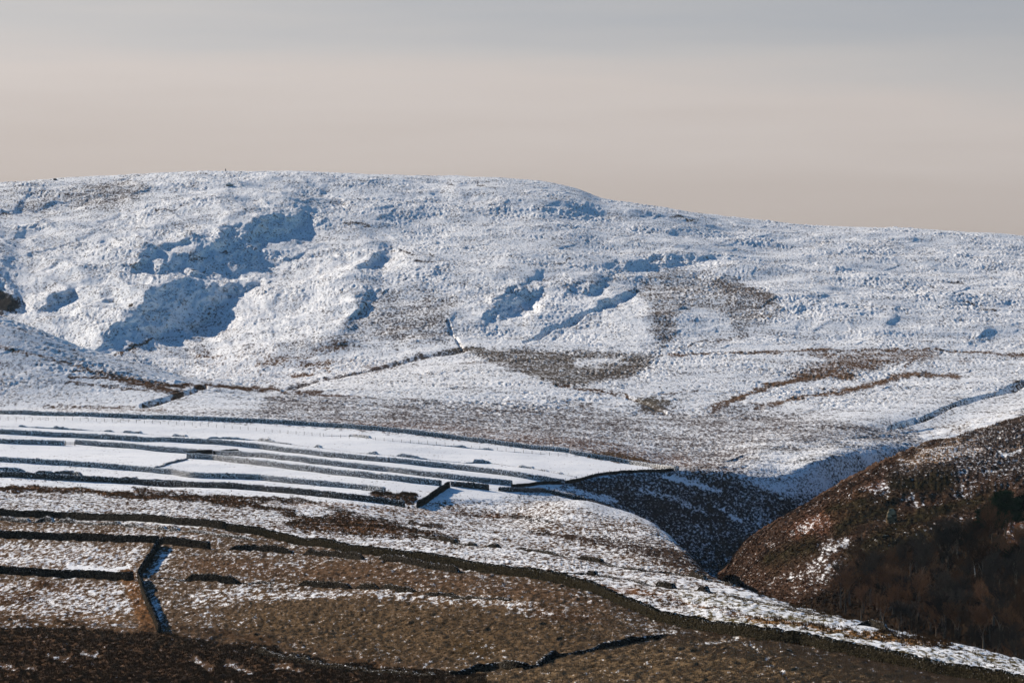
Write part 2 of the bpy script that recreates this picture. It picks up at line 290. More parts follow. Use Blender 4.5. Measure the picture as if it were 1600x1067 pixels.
P2([(815, 828), (860, 830), (930, 838), (1000, 850), (1060, 862), (1100, 878), (1150, 905), (1210, 932), (1160, 925), (1080, 895), (1000, 868), (920, 852)], 0.14, HEATH, 3)
S2([(800, 806), (830, 812), (880, 820)], 5, 0.35, HEATH, 2.5)
S2([(930, 835), (1000, 845), (1040, 850)], 6, 0.35, HEATH, 3)
P2([(1060, 895), (1200, 925), (1300, 960), (1400, 985), (1330, 985), (1200, 960)], 0.45, (0.13, 0.075, 0.045), 4)
S2([(1090, 905), (1150, 930), (1230, 948)], 6, 0.72, TAN, 3)
P2([(1050, 920), (1200, 940), (1300, 965), (1600, 1034), (1700, 1070), (1600, 1060), (1400, 1020), (1200, 990), (1080, 960)], 0.54, (0.16, 0.13, 0.06), 5)
S2([(1170, 968), (1260, 980), (1330, 992), (1420, 1003), (1480, 1010)], 8, 0.15, (0.26, 0.14, 0.055), 3)
S2([(920, 912), (1000, 925), (1100, 950), (1200, 970)], 4, 0.35, (0.2, 0.10, 0.05), 2.5)
# below the long wall: tussocky tan pasture
low = [(-200, 804), (0, 806), (350, 829), (480, 850), (600, 866), (780, 890), (900, 908), (1000, 948), (1100, 978), (1250, 1002), (1400, 1030), (1600, 1062), (1700, 1100), (-200, 1110)]
P2(low, 0.20, (0.110, 0.074, 0.047), 1.5)
P2([(-200, 815), (330, 838), (300, 848), (-200, 836)], 0.40, TAN, 3)
P2([(-200, 845), (230, 857), (205, 895), (-200, 888)], 0.44, (0.17, 0.108, 0.066), 3)
S2([(110, 885), (160, 888), (200, 886)], 8, 0.92, None, 3)
P2([(-200, 905), (210, 910), (235, 1000), (100, 990), (-200, 960)], 0.40, (0.155, 0.096, 0.055), 4)
P2([(60, 905), (115, 918), (40, 918)], 0.08, BROWN, 2); P2([(0, 925), (60, 925), (60, 945), (0, 945)], 0.15, BROWN, 4)
S2([(200, 900), (215, 930), (232, 990)], 22, 0.05, (0.16, 0.082, 0.038), 4)
P2([(252, 862), (275, 860), (250, 890), (235, 895)], 0.66, None, 3); P2([(232, 910), (250, 940), (265, 985), (250, 990)], 0.55, None, 3)
P2([(290, 870), (560, 878), (800, 905), (900, 925), (980, 960), (900, 950), (600, 915), (400, 900), (280, 895)], 0.10, (0.115, 0.070, 0.042), 6)
P2([(400, 940), (600, 930), (900, 960), (1000, 1000), (800, 1050), (560, 1040), (400, 1005), (320, 990)], -0.06, (0.112, 0.074, 0.042), 18)
P2([(300, 920), (500, 920), (640, 925), (800, 935), (900, 960), (780, 950), (560, 932), (300, 940)], 0.45, TAN, 4)
P2([(820, 945), (900, 952), (960, 975), (900, 975), (830, 965)], 0.2, BROWN, 6)
P2([(560, 1010), (640, 1015), (620, 1035), (570, 1030)], 0.1, (0.075, 0.05, 0.028), 6); P2([(700, 1000), (790, 1005), (760, 1030), (710, 1020)], 0.1, (0.085, 0.055, 0.028), 6)
P2([(700, 1055), (1000, 1010), (1100, 1000), (1400, 1050), (1500, 1110), (700, 1110)], -0.05, (0.135, 0.092, 0.052), 14)
S2([(1085, 1012), (1150, 1000), (1210, 1040), (1240, 1070)], 3, 0.6, None, 1.5); S2([(1160, 995), (1225, 1050)], 2, 0.6, None, 1.2)
P2([(-200, 985), (0, 975), (150, 985), (280, 998), (420, 1010), (520, 1035), (700, 1055), (700, 1110), (-200, 1110)], -0.12, (0.095, 0.056, 0.033), 18)
for q_ in ([(0, 965), (60, 968), (40, 978)], [(280, 985), (340, 992), (420, 1002)], [(520, 1030), (600, 1042)], [(90, 972), (130, 975)]): S2(q_, 7, -0.15, (0.055, 0.032, 0.018), 6)
for (a, b, w) in (((75, 1030), (110, 1033), 5), ((38, 1045), (60, 1048), 7), ((300, 1030), (330, 1045), 9), ((355, 1035), (395, 1050), 10), ((130, 1022), (155, 1027), 3), ((0, 1040), (25, 1048), 5), ((430, 1040), (470, 1050), 7), ((0, 980), (60, 982), 3)):
    S2([a, b], w, 0.42, None, 5)

Lr = layer(-0.02, (0.062, 0.036, 0.024))   # bracken and heather hillside on the right
P3 = lambda pts, cov, col=None, b=3, op=1: put(Lr, poly_mask(pts, b), cov, col, op)
S3 = lambda pts, w, cov, col=None, soft=1.2, op=1: put(Lr, stroke_mask(pts, w, soft), cov, col, op)
P3([(1360, 760), (1440, 698), (1650, 630), (1650, 745), (1480, 750)], 0.17, (0.075, 0.055, 0.045), 6)
P3([(1400, 725), (1440, 700), (1540, 680), (1500, 705), (1430, 730)], 0.32, (0.19, 0.12, 0.07), 4)
S3([(1445, 722), (1520, 704), (1600, 695)], 4, 0.45, (0.24, 0.14, 0.07), 3); S3([(1560, 708), (1600, 702)], 3, 0.85, None, 1.5)
P3([(1230, 820), (1270, 800), (1310, 790), (1390, 740), (1380, 760), (1290, 830), (1240, 850)], 0.18, (0.13, 0.06, 0.035), 5)
for (a, b, w) in (((1310, 785), (1350, 768), 8), ((1350, 775), (1420, 752), 6), ((1425, 775), (1440, 795), 9), ((1400, 818), (1440, 800), 6), ((1275, 852), (1330, 845), 10), ((1285, 870), (1240, 895), 11), ((1320, 870), (1270, 900), 8),
                  ((1495, 765), (1530, 765), 8), ((1535, 775), (1560, 768), 8), ((1500, 760), (1500, 770), 6), ((1590, 782), (1600, 778), 5), ((1240, 915), (1250, 930), 6), ((1265, 930), (1285, 915), 7), ((1405, 862), (1425, 850), 4), ((1200, 850), (1215, 842), 4), ((1575, 770), (1570, 785), 6), ((1260, 830), (1275, 815), 5), ((1380, 790), (1386, 778), 5), ((1455, 785), (1470, 775), 5)):
    S3([a, b], w * 1.5, 0.42, None, 6)
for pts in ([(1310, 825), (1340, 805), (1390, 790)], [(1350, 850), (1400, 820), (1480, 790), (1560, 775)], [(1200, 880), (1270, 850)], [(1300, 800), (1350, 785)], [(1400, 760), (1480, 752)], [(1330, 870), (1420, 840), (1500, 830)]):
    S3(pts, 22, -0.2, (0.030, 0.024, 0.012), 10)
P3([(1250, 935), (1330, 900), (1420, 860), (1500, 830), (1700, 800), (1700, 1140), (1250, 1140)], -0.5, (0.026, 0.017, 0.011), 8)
P3([(1560, 805), (1600, 790), (1640, 790), (1640, 830), (1560, 850)], 0.25, (0.13, 0.06, 0.035), 5)
S3([(1540, 850), (1575, 838), (1600, 815)], 9, 0.12, (0.16, 0.075, 0.035), 3)

def samp(L, u, v):
    x = np.clip(u - RU0, 0, RW - 1.001); y = np.clip(v - RV0, 0, RH - 1.001)
    xi = x.astype(int); yi = y.astype(int); fx = (x - xi)[..., None]; fy = (y - yi)[..., None]
    return (L[yi, xi] * (1 - fx) + L[yi, xi + 1] * fx) * (1 - fy) + (L[yi + 1, xi] * (1 - fx) + L[yi + 1, xi + 1] * fx) * fy

# ------------------------------------------------------------------ relief of the big hill: slopes that turn towards or away
gu = np.zeros((RH, RW)); gv = np.zeros((RH, RW))
def tilt(m, du, dv):
    if m is None: return
    k, sy, sx = m; gu[sy, sx] = gu[sy, sx] * (1 - k) + du * k; gv[sy, sx] = gv[sy, sx] * (1 - k) + dv * k
SH = dict(du=0.55, dv=1.75)
def shade(pts, b=3, du=0.55, dv=1.75): tilt(poly_mask(pts, b), du * 1.25, dv * 1.05)
def lit(pts, b=6, du=-0.55, dv=-0.6): tilt(poly_mask(pts, b), du * 1.7, dv)
lit([(310, 545), (345, 505), (400, 470), (470, 450), (555, 470), (545, 500), (500, 540), (420, 565), (330, 565)], 6, -0.9, -0.5)
lit([(595, 432), (612, 384), (640, 396), (672, 414)], 4, -1.2, -0.3)
lit([(480, 440), (500, 402), (540, 384), (580, 396), (545, 440)], 5, -0.9, -0.4)
lit([(845, 545), (900, 512), (990, 460), (1015, 480), (1020, 535), (900, 548)], 5, -0.5, -0.3)
lit([(815, 505), (838, 470), (852, 458), (848, 480), (826, 508)], 3, -1.0)
lit([(475, 290), (510, 296), (540, 316), (595, 338), (540, 328), (505, 306)], 3, -1.2, 0.2)
lit([(682, 286), (700, 282), (730, 291), (712, 294)], 2, -1.0); lit([(728, 300), (736, 286), (760, 285), (775, 298)], 2, -1.0)
lit([(20, 400), (60, 370), (200, 330), (250, 345), (200, 390), (120, 440), (40, 500), (30, 460)], 10, -0.8, -0.5)
lit([(40, 500), (110, 440), (190, 440), (215, 470), (190, 525), (120, 560)], 8, -0.9, -0.4)
lit([(620, 500), (700, 505), (740, 520), (740, 545), (620, 545)], 8, -0.25, -0.2)
shade([(196, 420), (228, 398), (262, 382), (300, 362), (315, 360), (328, 378), (343, 352), (362, 345), (400, 346), (430, 336), (465, 333), (488, 350), (478, 360), (440, 374), (413, 380), (410, 400), (409, 424), (330, 427), (300, 431), (262, 431), (235, 424)], 3, 0.85, 2.3)
lit([(238, 408), (262, 393), (300, 380), (306, 386), (270, 396), (246, 412)], 2, -0.9, -0.3)
shade([(226, 522), (220, 470), (235, 452), (265, 440), (300, 434), (400, 430), (432, 433), (386, 450), (346, 470), (350, 480), (300, 512), (270, 520), (245, 525)], 3, 0.8, 2.1)
lit([(200, 424), (262, 432), (300, 432), (420, 426), (470, 428), (430, 432), (300, 437), (220, 438)], 2, -0.3, -2.2)
shade([(410, 392), (440, 382), (468, 385), (470, 400), (455, 415), (420, 418)], 3, 0.6, 1.6)
shade([(552, 424), (585, 394), (602, 387), (584, 412), (574, 422)], 2, 0.9, 1.6)
shade([(522, 398), (540, 394), (542, 402), (524, 404)], 2, 0.7, 1.5)
shade([(543, 492), (556, 500), (574, 480), (592, 462), (568, 458), (556, 478)], 3, 0.8, 1.6)
shade([(758, 506), (768, 470), (788, 452), (815, 445), (836, 448), (836, 462), (812, 492), (790, 504)], 3, 0.7, 1.9)
shade([(890, 458), (898, 438), (935, 433), (948, 438), (922, 458)], 3, 0.5, 1.8)
shade([(912, 492), (935, 475), (960, 460), (984, 446), (995, 440), (998, 452), (966, 474), (936, 493)], 2.5, 0.7, 1.7)
shade([(930, 419), (985, 404), (1020, 398), (1062, 392), (1110, 397), (1130, 406), (1100, 414), (1070, 419), (1000, 420)], 3, 0.4, 1.9)
shade([(1130, 398), (1168, 408), (1150, 413), (1120, 410)], 3, 0.5, 1.5)
shade([(442, 280), (472, 288), (528, 316), (534, 326), (505, 318), (468, 300)], 2, 0.9, 1.5)
shade([(496, 292), (512, 292), (516, 300), (505, 300)], 1.5, 0.8, 1.5)
shade([(640, 279), (678, 280), (692, 286), (660, 288)], 2, 0.6, 1.6); shade([(712, 292), (726, 288), (733, 296), (718, 299)], 1.5, 0.7, 1.6); shade([(660, 288), (705, 296), (700, 300), (660, 294)], 2, 0.4, 1.5)
shade([(66, 474), (84, 456), (108, 448), (114, 456), (98, 470)], 3, 0.6, 1.6); shade([(140, 470), (165, 462), (175, 468), (150, 474)], 3, 0.5, 1.4)
shade([(0, 334), (30, 308), (60, 290), (105, 282), (70, 296), (35, 322), (4, 342)], 2.5, 0.8, 1.5)
shade([(-100, 430), (0, 440), (12, 462), (30, 462), (34, 500), (60, 522), (0, 500), (-100, 470)], 3, 0.8, 1.9)
shade([(10, 372), (60, 350), (100, 343), (60, 360), (20, 376)], 3, 0.5, 1.4)
shade([(870, 288), (900, 296), (950, 316), (900, 312), (860, 300)], 4, 0.5, 0.8)
shade([(500, 285), (640, 286), (800, 300), (820, 320), (700, 322), (560, 318)], 8, 0.5, 1.05)
shade([(850, 318), (960, 325), (990, 332), (880, 330)], 4, 0.4, 1.0)
shade([(1272, 464), (1300, 455), (1303, 463), (1284, 469)], 2, 0.7, 1.6); shade([(1375, 506), (1398, 495), (1403, 503), (1386, 509)], 2, 0.7, 1.6)
shade([(1498, 541), (1538, 523), (1554, 540)], 2, 0.6, 1.6); shade([(1300, 425), (1340, 420), (1345, 425), (1310, 430)], 2, 0.5, 1.4)
shade([(968, 362), (980, 356), (1000, 362), (985, 367)], 2, 0.5, 1.5); shade([(670, 425), (700, 422), (708, 427), (680, 431)], 2, 0.5, 1.5)
shade([(350, 291), (358, 288), (368, 293), (355, 295)], 1.5, 0.6, 1.5); shade([(820, 430), (850, 425), (855, 430), (830, 434)], 2, 0.5, 1.5)
shade([(770, 430), (790, 428), (795, 438), (772, 442)], 3, 0.6, 1.4); shade([(690, 505), (730, 480), (745, 490), (700, 520)], 6, 0.4, 0.8)
shade([(1240, 543), (1260, 538), (1295, 541), (1290, 548)], 2, 0.5, 1.4); shade([(0, 380), (30, 372), (60, 368), (40, 380)], 3, 0.5, 1.3)
shade([(1255, 388), (1300, 390), (1290, 396)], 2, 0.4, 1.4); shade([(1380, 385), (1402, 384), (1400, 390)], 2, 0.4, 1.4); shade([(1490, 395), (1530, 400), (1520, 406), (1495, 400)], 2, 0.4, 1.4); shade([(1450, 402), (1485, 402), (1480, 406)], 2, 0.4, 1.3)
shade([(1550, 407), (1590, 406), (1580, 411)], 2, 0.4, 1.3); shade([(1530, 434), (1570, 430), (1565, 437)], 2, 0.4, 1.3)
shade([(120, 555), (160, 520), (210, 500), (215, 515), (170, 545)], 5, 0.5, 0.9)
def solve(gu, gv, eps=2e-5):
    pad = 120
    a = np.pad(gu, pad); b = np.pad(gv, pad)
    kx = np.fft.fftfreq(a.shape[1])[None] * 2 * np.pi; ky = np.fft.fftfreq(a.shape[0])[:, None] * 2 * np.pi
    num = (-1j * kx) * np.fft.fft2(a) + (-1j * ky) * np.fft.fft2(b)
    h = np.fft.ifft2(num / (kx ** 2 + ky ** 2 + eps)).real
    return h[pad:-pad, pad:-pad]
DD = solve(gu * 1.6, gv * 1.6, 4e-4)
hillk = np.clip((GV * 0 + 1), 0, 1)
r0, r1 = rowline['hill_foot'], rowline['skyline']
rr = np.arange(NR)[:, None].astype(float)
tap = np.clip((rr - r0) / 40, 0, 1) * np.clip((r1 - rr) / 30, 0, 1); tap = tap * tap * (3 - 2 * tap)
uin = np.clip((GU + 100) / 80, 0, 1) * np.clip((1700 - GU) / 60, 0, 1)
dd = samp(DD[..., None].astype(np.float32), GU + 7 * vnoise(GU / 22, GV / 14, 51) + 3 * vnoise(GU / 7, GV / 5, 52), GV + 4 * vnoise(GU / 20, GV / 12, 53) + 1.5 * vnoise(GU / 6, GV / 4, 54))[..., 0] * tap * uin
GD = GD + np.clip(dd, -330, 330)

# ------------------------------------------------------------------ world positions and real small relief
X = GD * (GU - 800) / F; Z = GD * (YH - GV) / F; Y = GD.copy()
hillw = np.clip((rr - rowline['moor_low']) / 80, 0, 1) * np.ones_like(X)
rightw = ((rr > rowline['gully_floor']) & (rr < rowline['behind_right'])) * np.clip((GU - 1100) / 60, 0, 1)
bank = ((rr >= rowline['behind_right']) & (rr < rowline['field_top'])) * np.clip((GU - 1000) / 80, 0, 1)
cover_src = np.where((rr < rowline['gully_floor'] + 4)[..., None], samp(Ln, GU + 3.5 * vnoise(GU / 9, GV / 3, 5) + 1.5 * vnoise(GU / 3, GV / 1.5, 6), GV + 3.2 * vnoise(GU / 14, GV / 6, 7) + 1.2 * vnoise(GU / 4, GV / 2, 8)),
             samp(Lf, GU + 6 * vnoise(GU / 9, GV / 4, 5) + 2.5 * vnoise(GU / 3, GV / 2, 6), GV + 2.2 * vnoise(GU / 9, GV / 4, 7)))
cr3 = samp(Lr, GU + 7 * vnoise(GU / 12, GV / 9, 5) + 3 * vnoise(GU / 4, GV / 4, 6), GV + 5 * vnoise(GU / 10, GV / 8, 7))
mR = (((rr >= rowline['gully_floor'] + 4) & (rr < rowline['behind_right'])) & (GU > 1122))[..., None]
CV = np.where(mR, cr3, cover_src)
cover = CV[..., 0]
clean = np.clip((cover - 0.9) / 0.06, 0, 1) * (rr < rowline['field_top'] + 3)
rough = 1 - 0.93 * clean
def fb(s, seed): return vnoise(X / s, Y / s, seed)
far = hillw
hb = (0.3 + 0.7 * np.clip((rr - r0) / 60, 0, 1)) * (0.25 + 0.75 * np.clip((rowline['skyline'] - rr) / 70, 0, 1))
patch = np.clip(0.55 + 0.9 * vnoise(X / 38, Y / 70, 41) + 0.7 * vnoise(X / 13, Y / 25, 42), 0.12, 1.5)
H = far * (hb * (2.6 * fb(110, 1) + 1.6 * vnoise(X / 45, Y / 70, 2) + 0.8 * vnoise(X / 18, Y / 26, 3)) + 0.3 * fb(18, 3) + 0.2 * fb(8, 4) + patch * ((0.10 + 0.08 * np.clip((900 - GU) / 500, 0, 1)) * vnoise(X / 3.6, Y / 6, 9) + 0.26 * vnoise(X / 1.7, Y / 4, 10) + 0.27 * vnoise(X / 0.95, Y / 4, 19)))
lowc = np.clip((0.75 - cover) / 0.3, 0.35, 1)
H += (1 - far) * (0.5 * fb(60, 11) + 0.22 * fb(22, 12) + rough * lowc * (0.12 * fb(7, 13) + 0.10 * vnoise(X / 3.4, Y / 7, 14) + 0.13 * vnoise(X / 1.5, Y / 3.0, 15) + 0.12 * vnoise(X / 0.7, Y / 1.8, 16)))
H += clean * (0.10 * fb(9, 71) + 0.05 * vnoise(X / 3, Y / 5, 72))
H += (rightw + 0.6 * bank) * (0.9 * fb(30, 21) + 0.6 * fb(12, 22) + 0.3 * fb(5, 23) + 0.2 * fb(2.2, 24) + 0.15 * fb(1.0, 25))
# downhill streaks on the steep left flank of the hill
H += far * np.clip((600 - GU) / 300, 0, 1) * (rr > r0) * 0.7 * vnoise((X + 0.55 * Y) / 9, (Y * 0.7 - 0.3 * X) / 60, 31)
# gullies and ribs running down the hill, strongest on the left, and small slumped scarps elsewhere
rib = 1 - 2 * np.abs(vnoise((X + 0.35 * Y) / 34, (Y - 0.2 * X) / 190, 61)); rib2 = 1 - 2 * np.abs(vnoise((X + 0.3 * Y) / 13, (Y - 0.2 * X) / 80, 62))
H += far * (rr > r0) * np.clip((900 - GU) / 500, 0.15, 1) * hb * (1.5 * rib + 0.7 * rib2)
sc1 = vnoise(X / 42, Y / 75, 63); H += far * hb * (rr > r0) * (0.45 + 0.6 * np.clip((700 - GU) / 400, 0, 1)) * (np.clip((sc1 - 0.12) / 0.07, 0, 1) - np.clip((sc1 - 0.12) / 0.6, 0, 1))
sc2 = vnoise(X / 19, Y / 36, 64); H += far * (rr > rowline['moor_low']) * 0.42 * (np.clip((sc2 - 0.15) / 0.08, 0, 1) - np.clip((sc2 - 0.15) / 0.6, 0, 1))
# heather / bracken stands taller than the turf where the snow is thin
H += (1 - far) * (1 - clean) * np.clip(0.35 - cover, 0, 1) * 0.9 * (0.5 + 0.5 * fb(0.9, 33))
# cut ditches and stream channels
ditch = np.zeros((RH, RW))
for pts, w, dep in (([(442, 609), (480, 600), (520, 591), (580, 577), (650, 560), (725, 549)], 3, 1.6), ([(1390, 673), (1420, 663), (1455, 649), (1490, 633), (1550, 616), (1600, 603)], 5, 3.2), ([(222, 633), (258, 625), (292, 614), (320, 604)], 5, 2.5),
                    ([(1395, 670), (1430, 657)], 8, 3.0), ([(820, 535), (860, 515), (900, 505), (985, 462)], 4, 3.0), ([(870, 606), (910, 611), (975, 621), (1040, 642)], 3, 1.5), ([(700, 505), (708, 525), (722, 545)], 3, 1.5)):
    m, sy, sx = stroke_mask(pts, w, 1.5); ditch[sy, sx] = np.maximum(ditch[sy, sx], m * dep)
H -= samp(ditch[..., None], GU, GV)[..., 0] * (rr > rowline['field_top'] + 10)
fade = np.clip((Y - 30) / 200, 0, 1)
Z = Z + H * fade
Z = np.where(rr >= rowline['behind_hill'], np.minimum(Z, 200), Z)
GV2 = YH - F * Z / Y        # where each vertex really shows

# ------------------------------------------------------------------ materials
def nodes(m): return m.node_tree.nodes, m.node_tree.links
def new_mat(name, rough=0.9, spec=0.2):
    m = bpy.data.materials.new(name); m.use_nodes = True
    b = m.node_tree.nodes['Principled BSDF']; b.inputs['Roughness'].default_value = rough; b.inputs['Specular IOR Level'].default_value = 0.0
    return m, b
def N(m, t, **kw):
    n = m.node_tree.nodes.new(t)
    for k, v in kw.items():
        if k.startswith('i_'): n.inputs[k[2:].replace('_', ' ')].default_value = v
        else: setattr(n, k, v)
    return n
def mth(m, op, a, b=None, c=None, clamp=False):
    n = m.node_tree.nodes.new('ShaderNodeMath'); n.operation = op; n.use_clamp = clamp
    for i, s in enumerate((a, b, c)):
        if s is None: continue
        if isinstance(s, (int, float)): n.inputs[i].default_value = s
        else: m.node_tree.links.new(s, n.inputs[i])
    return n.outputs[0]
def terrain_material():
    m, b = new_mat('snow_and_heather', 0.75, 0.15)
    nd, lk = nodes(m)
    geo = N(m, 'ShaderNodeNewGeometry')
    mp1 = N(m, 'ShaderNodeMapping', i_Scale=(0.75, 0.08, 0.9)); lk.new(geo.outputs['Position'], mp1.inputs[0])
    mp2 = N(m, 'ShaderNodeMapping', i_Scale=(1.25, 0.16, 1.6)); lk.new(geo.outputs['Position'], mp2.inputs[0])
    n1 = N(m, 'ShaderNodeTexNoise', i_Scale=1.0, i_Detail=6.0, i_Roughness=0.76); lk.new(mp1.outputs[0], n1.inputs['Vector'])
    n2 = N(m, 'ShaderNodeTexNoise', i_Scale=1.0, i_Detail=5.0, i_Roughness=0.72); lk.new(mp2.outputs[0], n2.inputs['Vector'])
    mp3 = N(m, 'ShaderNodeMapping', i_Scale=(0.06, 0.03, 0.12)); lk.new(geo.outputs['Position'], mp3.inputs[0])
    n3 = N(m, 'ShaderNodeTexNoise', i_Scale=1.0, i_Detail=3.0); lk.new(mp3.outputs[0], n3.inputs['Vector'])
    at = N(m, 'ShaderNodeAttribute', attribute_name='cover'); av = N(m, 'ShaderNodeAttribute', attribute_name='veg'); an = N(m, 'ShaderNodeAttribute', attribute_name='near')
    mixn = N(m, 'ShaderNodeMix', data_type='FLOAT'); lk.new(an.outputs['Fac'], mixn.inputs['Factor']); lk.new(n1.outputs[0], mixn.inputs['A']); lk.new(n2.outputs[0], mixn.inputs['B'])
    nn = mixn.outputs['Result']
    # noise is roughly gaussian about 0.5: stretch, add broad patchiness
    s = mth(m, 'MULTIPLY_ADD', mth(m, 'SUBTRACT', nn, 0.5), 3.4, at.outputs['Fac'])
    s = mth(m, 'MULTIPLY_ADD', mth(m, 'SUBTRACT', n3.outputs[0], 0.5), 0.75, s)
    fac = mth(m, 'MULTIPLY_ADD', mth(m, 'SUBTRACT', s, 0.5), 2.8, 0.5, clamp=True)
    # plant colour varies clump to clump
    vr = mth(m, 'MAXIMUM', mth(m, 'MULTIPLY_ADD', nn, 4.2, -1.05), 0.25)
    vm = N(m, 'ShaderNodeVectorMath', operation='SCALE'); lk.new(av.outputs['Color'], vm.inputs[0]); lk.new(vr, vm.inputs['Scale'])
    mx = N(m, 'ShaderNodeMix', data_type='RGBA'); lk.new(fac, mx.inputs['Factor']); lk.new(vm.outputs[0], mx.inputs['A']); mx.inputs['B'].default_value = (0.84, 0.87, 0.905, 1)
    lk.new(mx.outputs['Result'], b.inputs['Base Color'])
    bp = N(m, 'ShaderNodeBump', i_Strength=0.6); 
    dist = mth(m, 'MULTIPLY_ADD', an.outputs['Fac'], -0.9, 1.1); 
    rg = N(m, 'ShaderNodeAttribute', attribute_name='rough')
    lk.new(mth(m, 'MULTIPLY', dist, rg.outputs['Fac']), bp.inputs['Distance']); lk.new(nn, bp.inputs['Height']); lk.new(bp.outputs[0], b.inputs['Normal'])
    return m
MT = terrain_material()
def link_mesh(name, co, faces, mats, parent=None, smooth=False):
    me = bpy.data.meshes.new(name)
    co = np.asarray(co, np.float32).reshape(-1, 3); faces = np.asarray(faces, np.int32); k = faces.shape[1]
    me.vertices.add(len(co)); me.vertices.foreach_set('co', co.ravel())
    me.loops.add(faces.size); me.loops.foreach_set('vertex_index', faces.ravel())
    me.polygons.add(len(faces)); me.polygons.foreach_set('loop_start', np.arange(0, faces.size, k, dtype=np.int32)); me.polygons.foreach_set('loop_total', np.full(len(faces), k, np.int32))
    if smooth: me.polygons.foreach_set('use_smooth', np.ones(len(faces), bool))
    me.update(calc_edges=True)
    me.materials.append(mats)
    o = bpy.data.objects.new(name, me); C.objects.link(o)
    if parent is not None: o.parent = parent
    return o
def tag(o, label=None, cat=None, group=None, kind=None):
    if label: o['label'] = label
    if cat: o['category'] = cat
    if group: o['group'] = group
    if kind: o['kind'] = kind
    return o
nearatt = np.clip((2500 - Y) / 1000, 0, 1)
vegc = CV[..., 1:4]
idx = np.arange(NR * NU).reshape(NR, NU)
q = np.stack([idx[:-1, :-1], idx[:-1, 1:], idx[1:, 1:], idx[1:, :-1]], -1)
fr_ = np.arange(NR - 1)[:, None]; fu = U[:-1][None]
cls = np.zeros(q.shape[:2], int)
cls[(fr_ >= rowline['field_top']) | ((fr_ >= rowline['behind_right']) & (fu > 1075)) | ((fr_ >= rowline['gully_floor']) & (fr_ < rowline['bank_top']) & (fu > 900) & (fu <= 1122))] = 1
cls[(fr_ >= rowline['gully_floor']) & (fr_ < rowline['behind_right']) & (fu > 1122)] = 2
cls[(fr_ >= rowline['hill_foot']) * np.ones_like(fu, bool)] = 3
co_all = np.stack([X, Y, Z], -1).reshape(-1, 3)
for c, nm, lb in ((0, 'field', 'snow covered pastures falling to tussocky brown grass in front'), (1, 'moorland', 'grey speckled heather moor between the fields and the hill'),
                  (2, 'hillside', 'brown bracken hillside with snow patches at the right'), (3, 'hill', 'broad snow covered moorland hill on the skyline')):
    f = q[cls == c]; used, inv = np.unique(f, return_inverse=True)
    o = link_mesh(nm, co_all[used], inv.reshape(f.shape), MT, smooth=True); tag(o, lb, None, None, 'structure')
    me = o.data
    for an_, arr in (('cover', cover), ('near', nearatt), ('rough', rough)):
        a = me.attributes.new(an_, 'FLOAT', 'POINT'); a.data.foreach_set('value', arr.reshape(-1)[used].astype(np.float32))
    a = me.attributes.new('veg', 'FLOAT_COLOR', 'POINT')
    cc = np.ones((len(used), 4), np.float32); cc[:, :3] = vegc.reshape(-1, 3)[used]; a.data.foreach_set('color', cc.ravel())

# ------------------------------------------------------------------ finding points on the ground
def terr_z(u, D):
    u = np.asarray(u, float); D = np.asarray(D, float)
    ci = np.clip(np.searchsorted(U, u) - 1, 0, NU - 2); fx = (u - U[ci]) / (U[ci + 1] - U[ci])
    out = np.zeros(len(u))
    for i in range(len(u)):
        za = np.interp(D[i], GD[:, ci[i]], Z[:, ci[i]]); zb = np.interp(D[i], GD[:, ci[i] + 1], Z[:, ci[i] + 1])
        out[i] = za * (1 - fx[i]) + zb * fx[i]
    return out
RMIN = {'near': rowline['bottom'] - 15, 'hill': rowline['hill_foot'], 'right': rowline['gully_floor']}
RMAXV = np.minimum.accumulate(GV2[RMIN['near']:], axis=0)
def find_D(u, v, zone='near'):
    """distance at which the sight line through (u, v) first meets the ground"""
    c = int(np.clip(np.searchsorted(U, u), 0, NU - 1)); r = RMIN[zone]
    col = GV2[r:, c]; k = np.argmax(col <= v)
    if col[k] > v: k = len(col) - 1
    k = max(k, 1); a, b = col[k - 1], col[k]; t = 0 if a == b else (a - v) / (a - b)
    return GD[r + k - 1, c] * (1 - t) + GD[r + k, c] * t
def smoothD(u, v, zone='near'):
    """same on the smooth terrain lines, for long walls"""
    c = int(np.clip(np.searchsorted(U, u), 0, NU - 1)); r = RMIN[zone]
    col = GV[r:, c]; k = np.argmax(col <= v)
    if col[k] > v: k = int(np.argmin(col))
    k = max(k, 1); a, b = col[k - 1], col[k]; t = 0 if a == b else np.clip((a - v) / (a - b), 0, 1)
    return GD[r + k - 1, c] * (1 - t) + GD[r + k, c] * t
def ground(u, v, zone='near'):
    D = find_D(u, v, zone); z = terr_z([u], [D])[0]
    return np.array([D * (u - 800) / F, D, z])

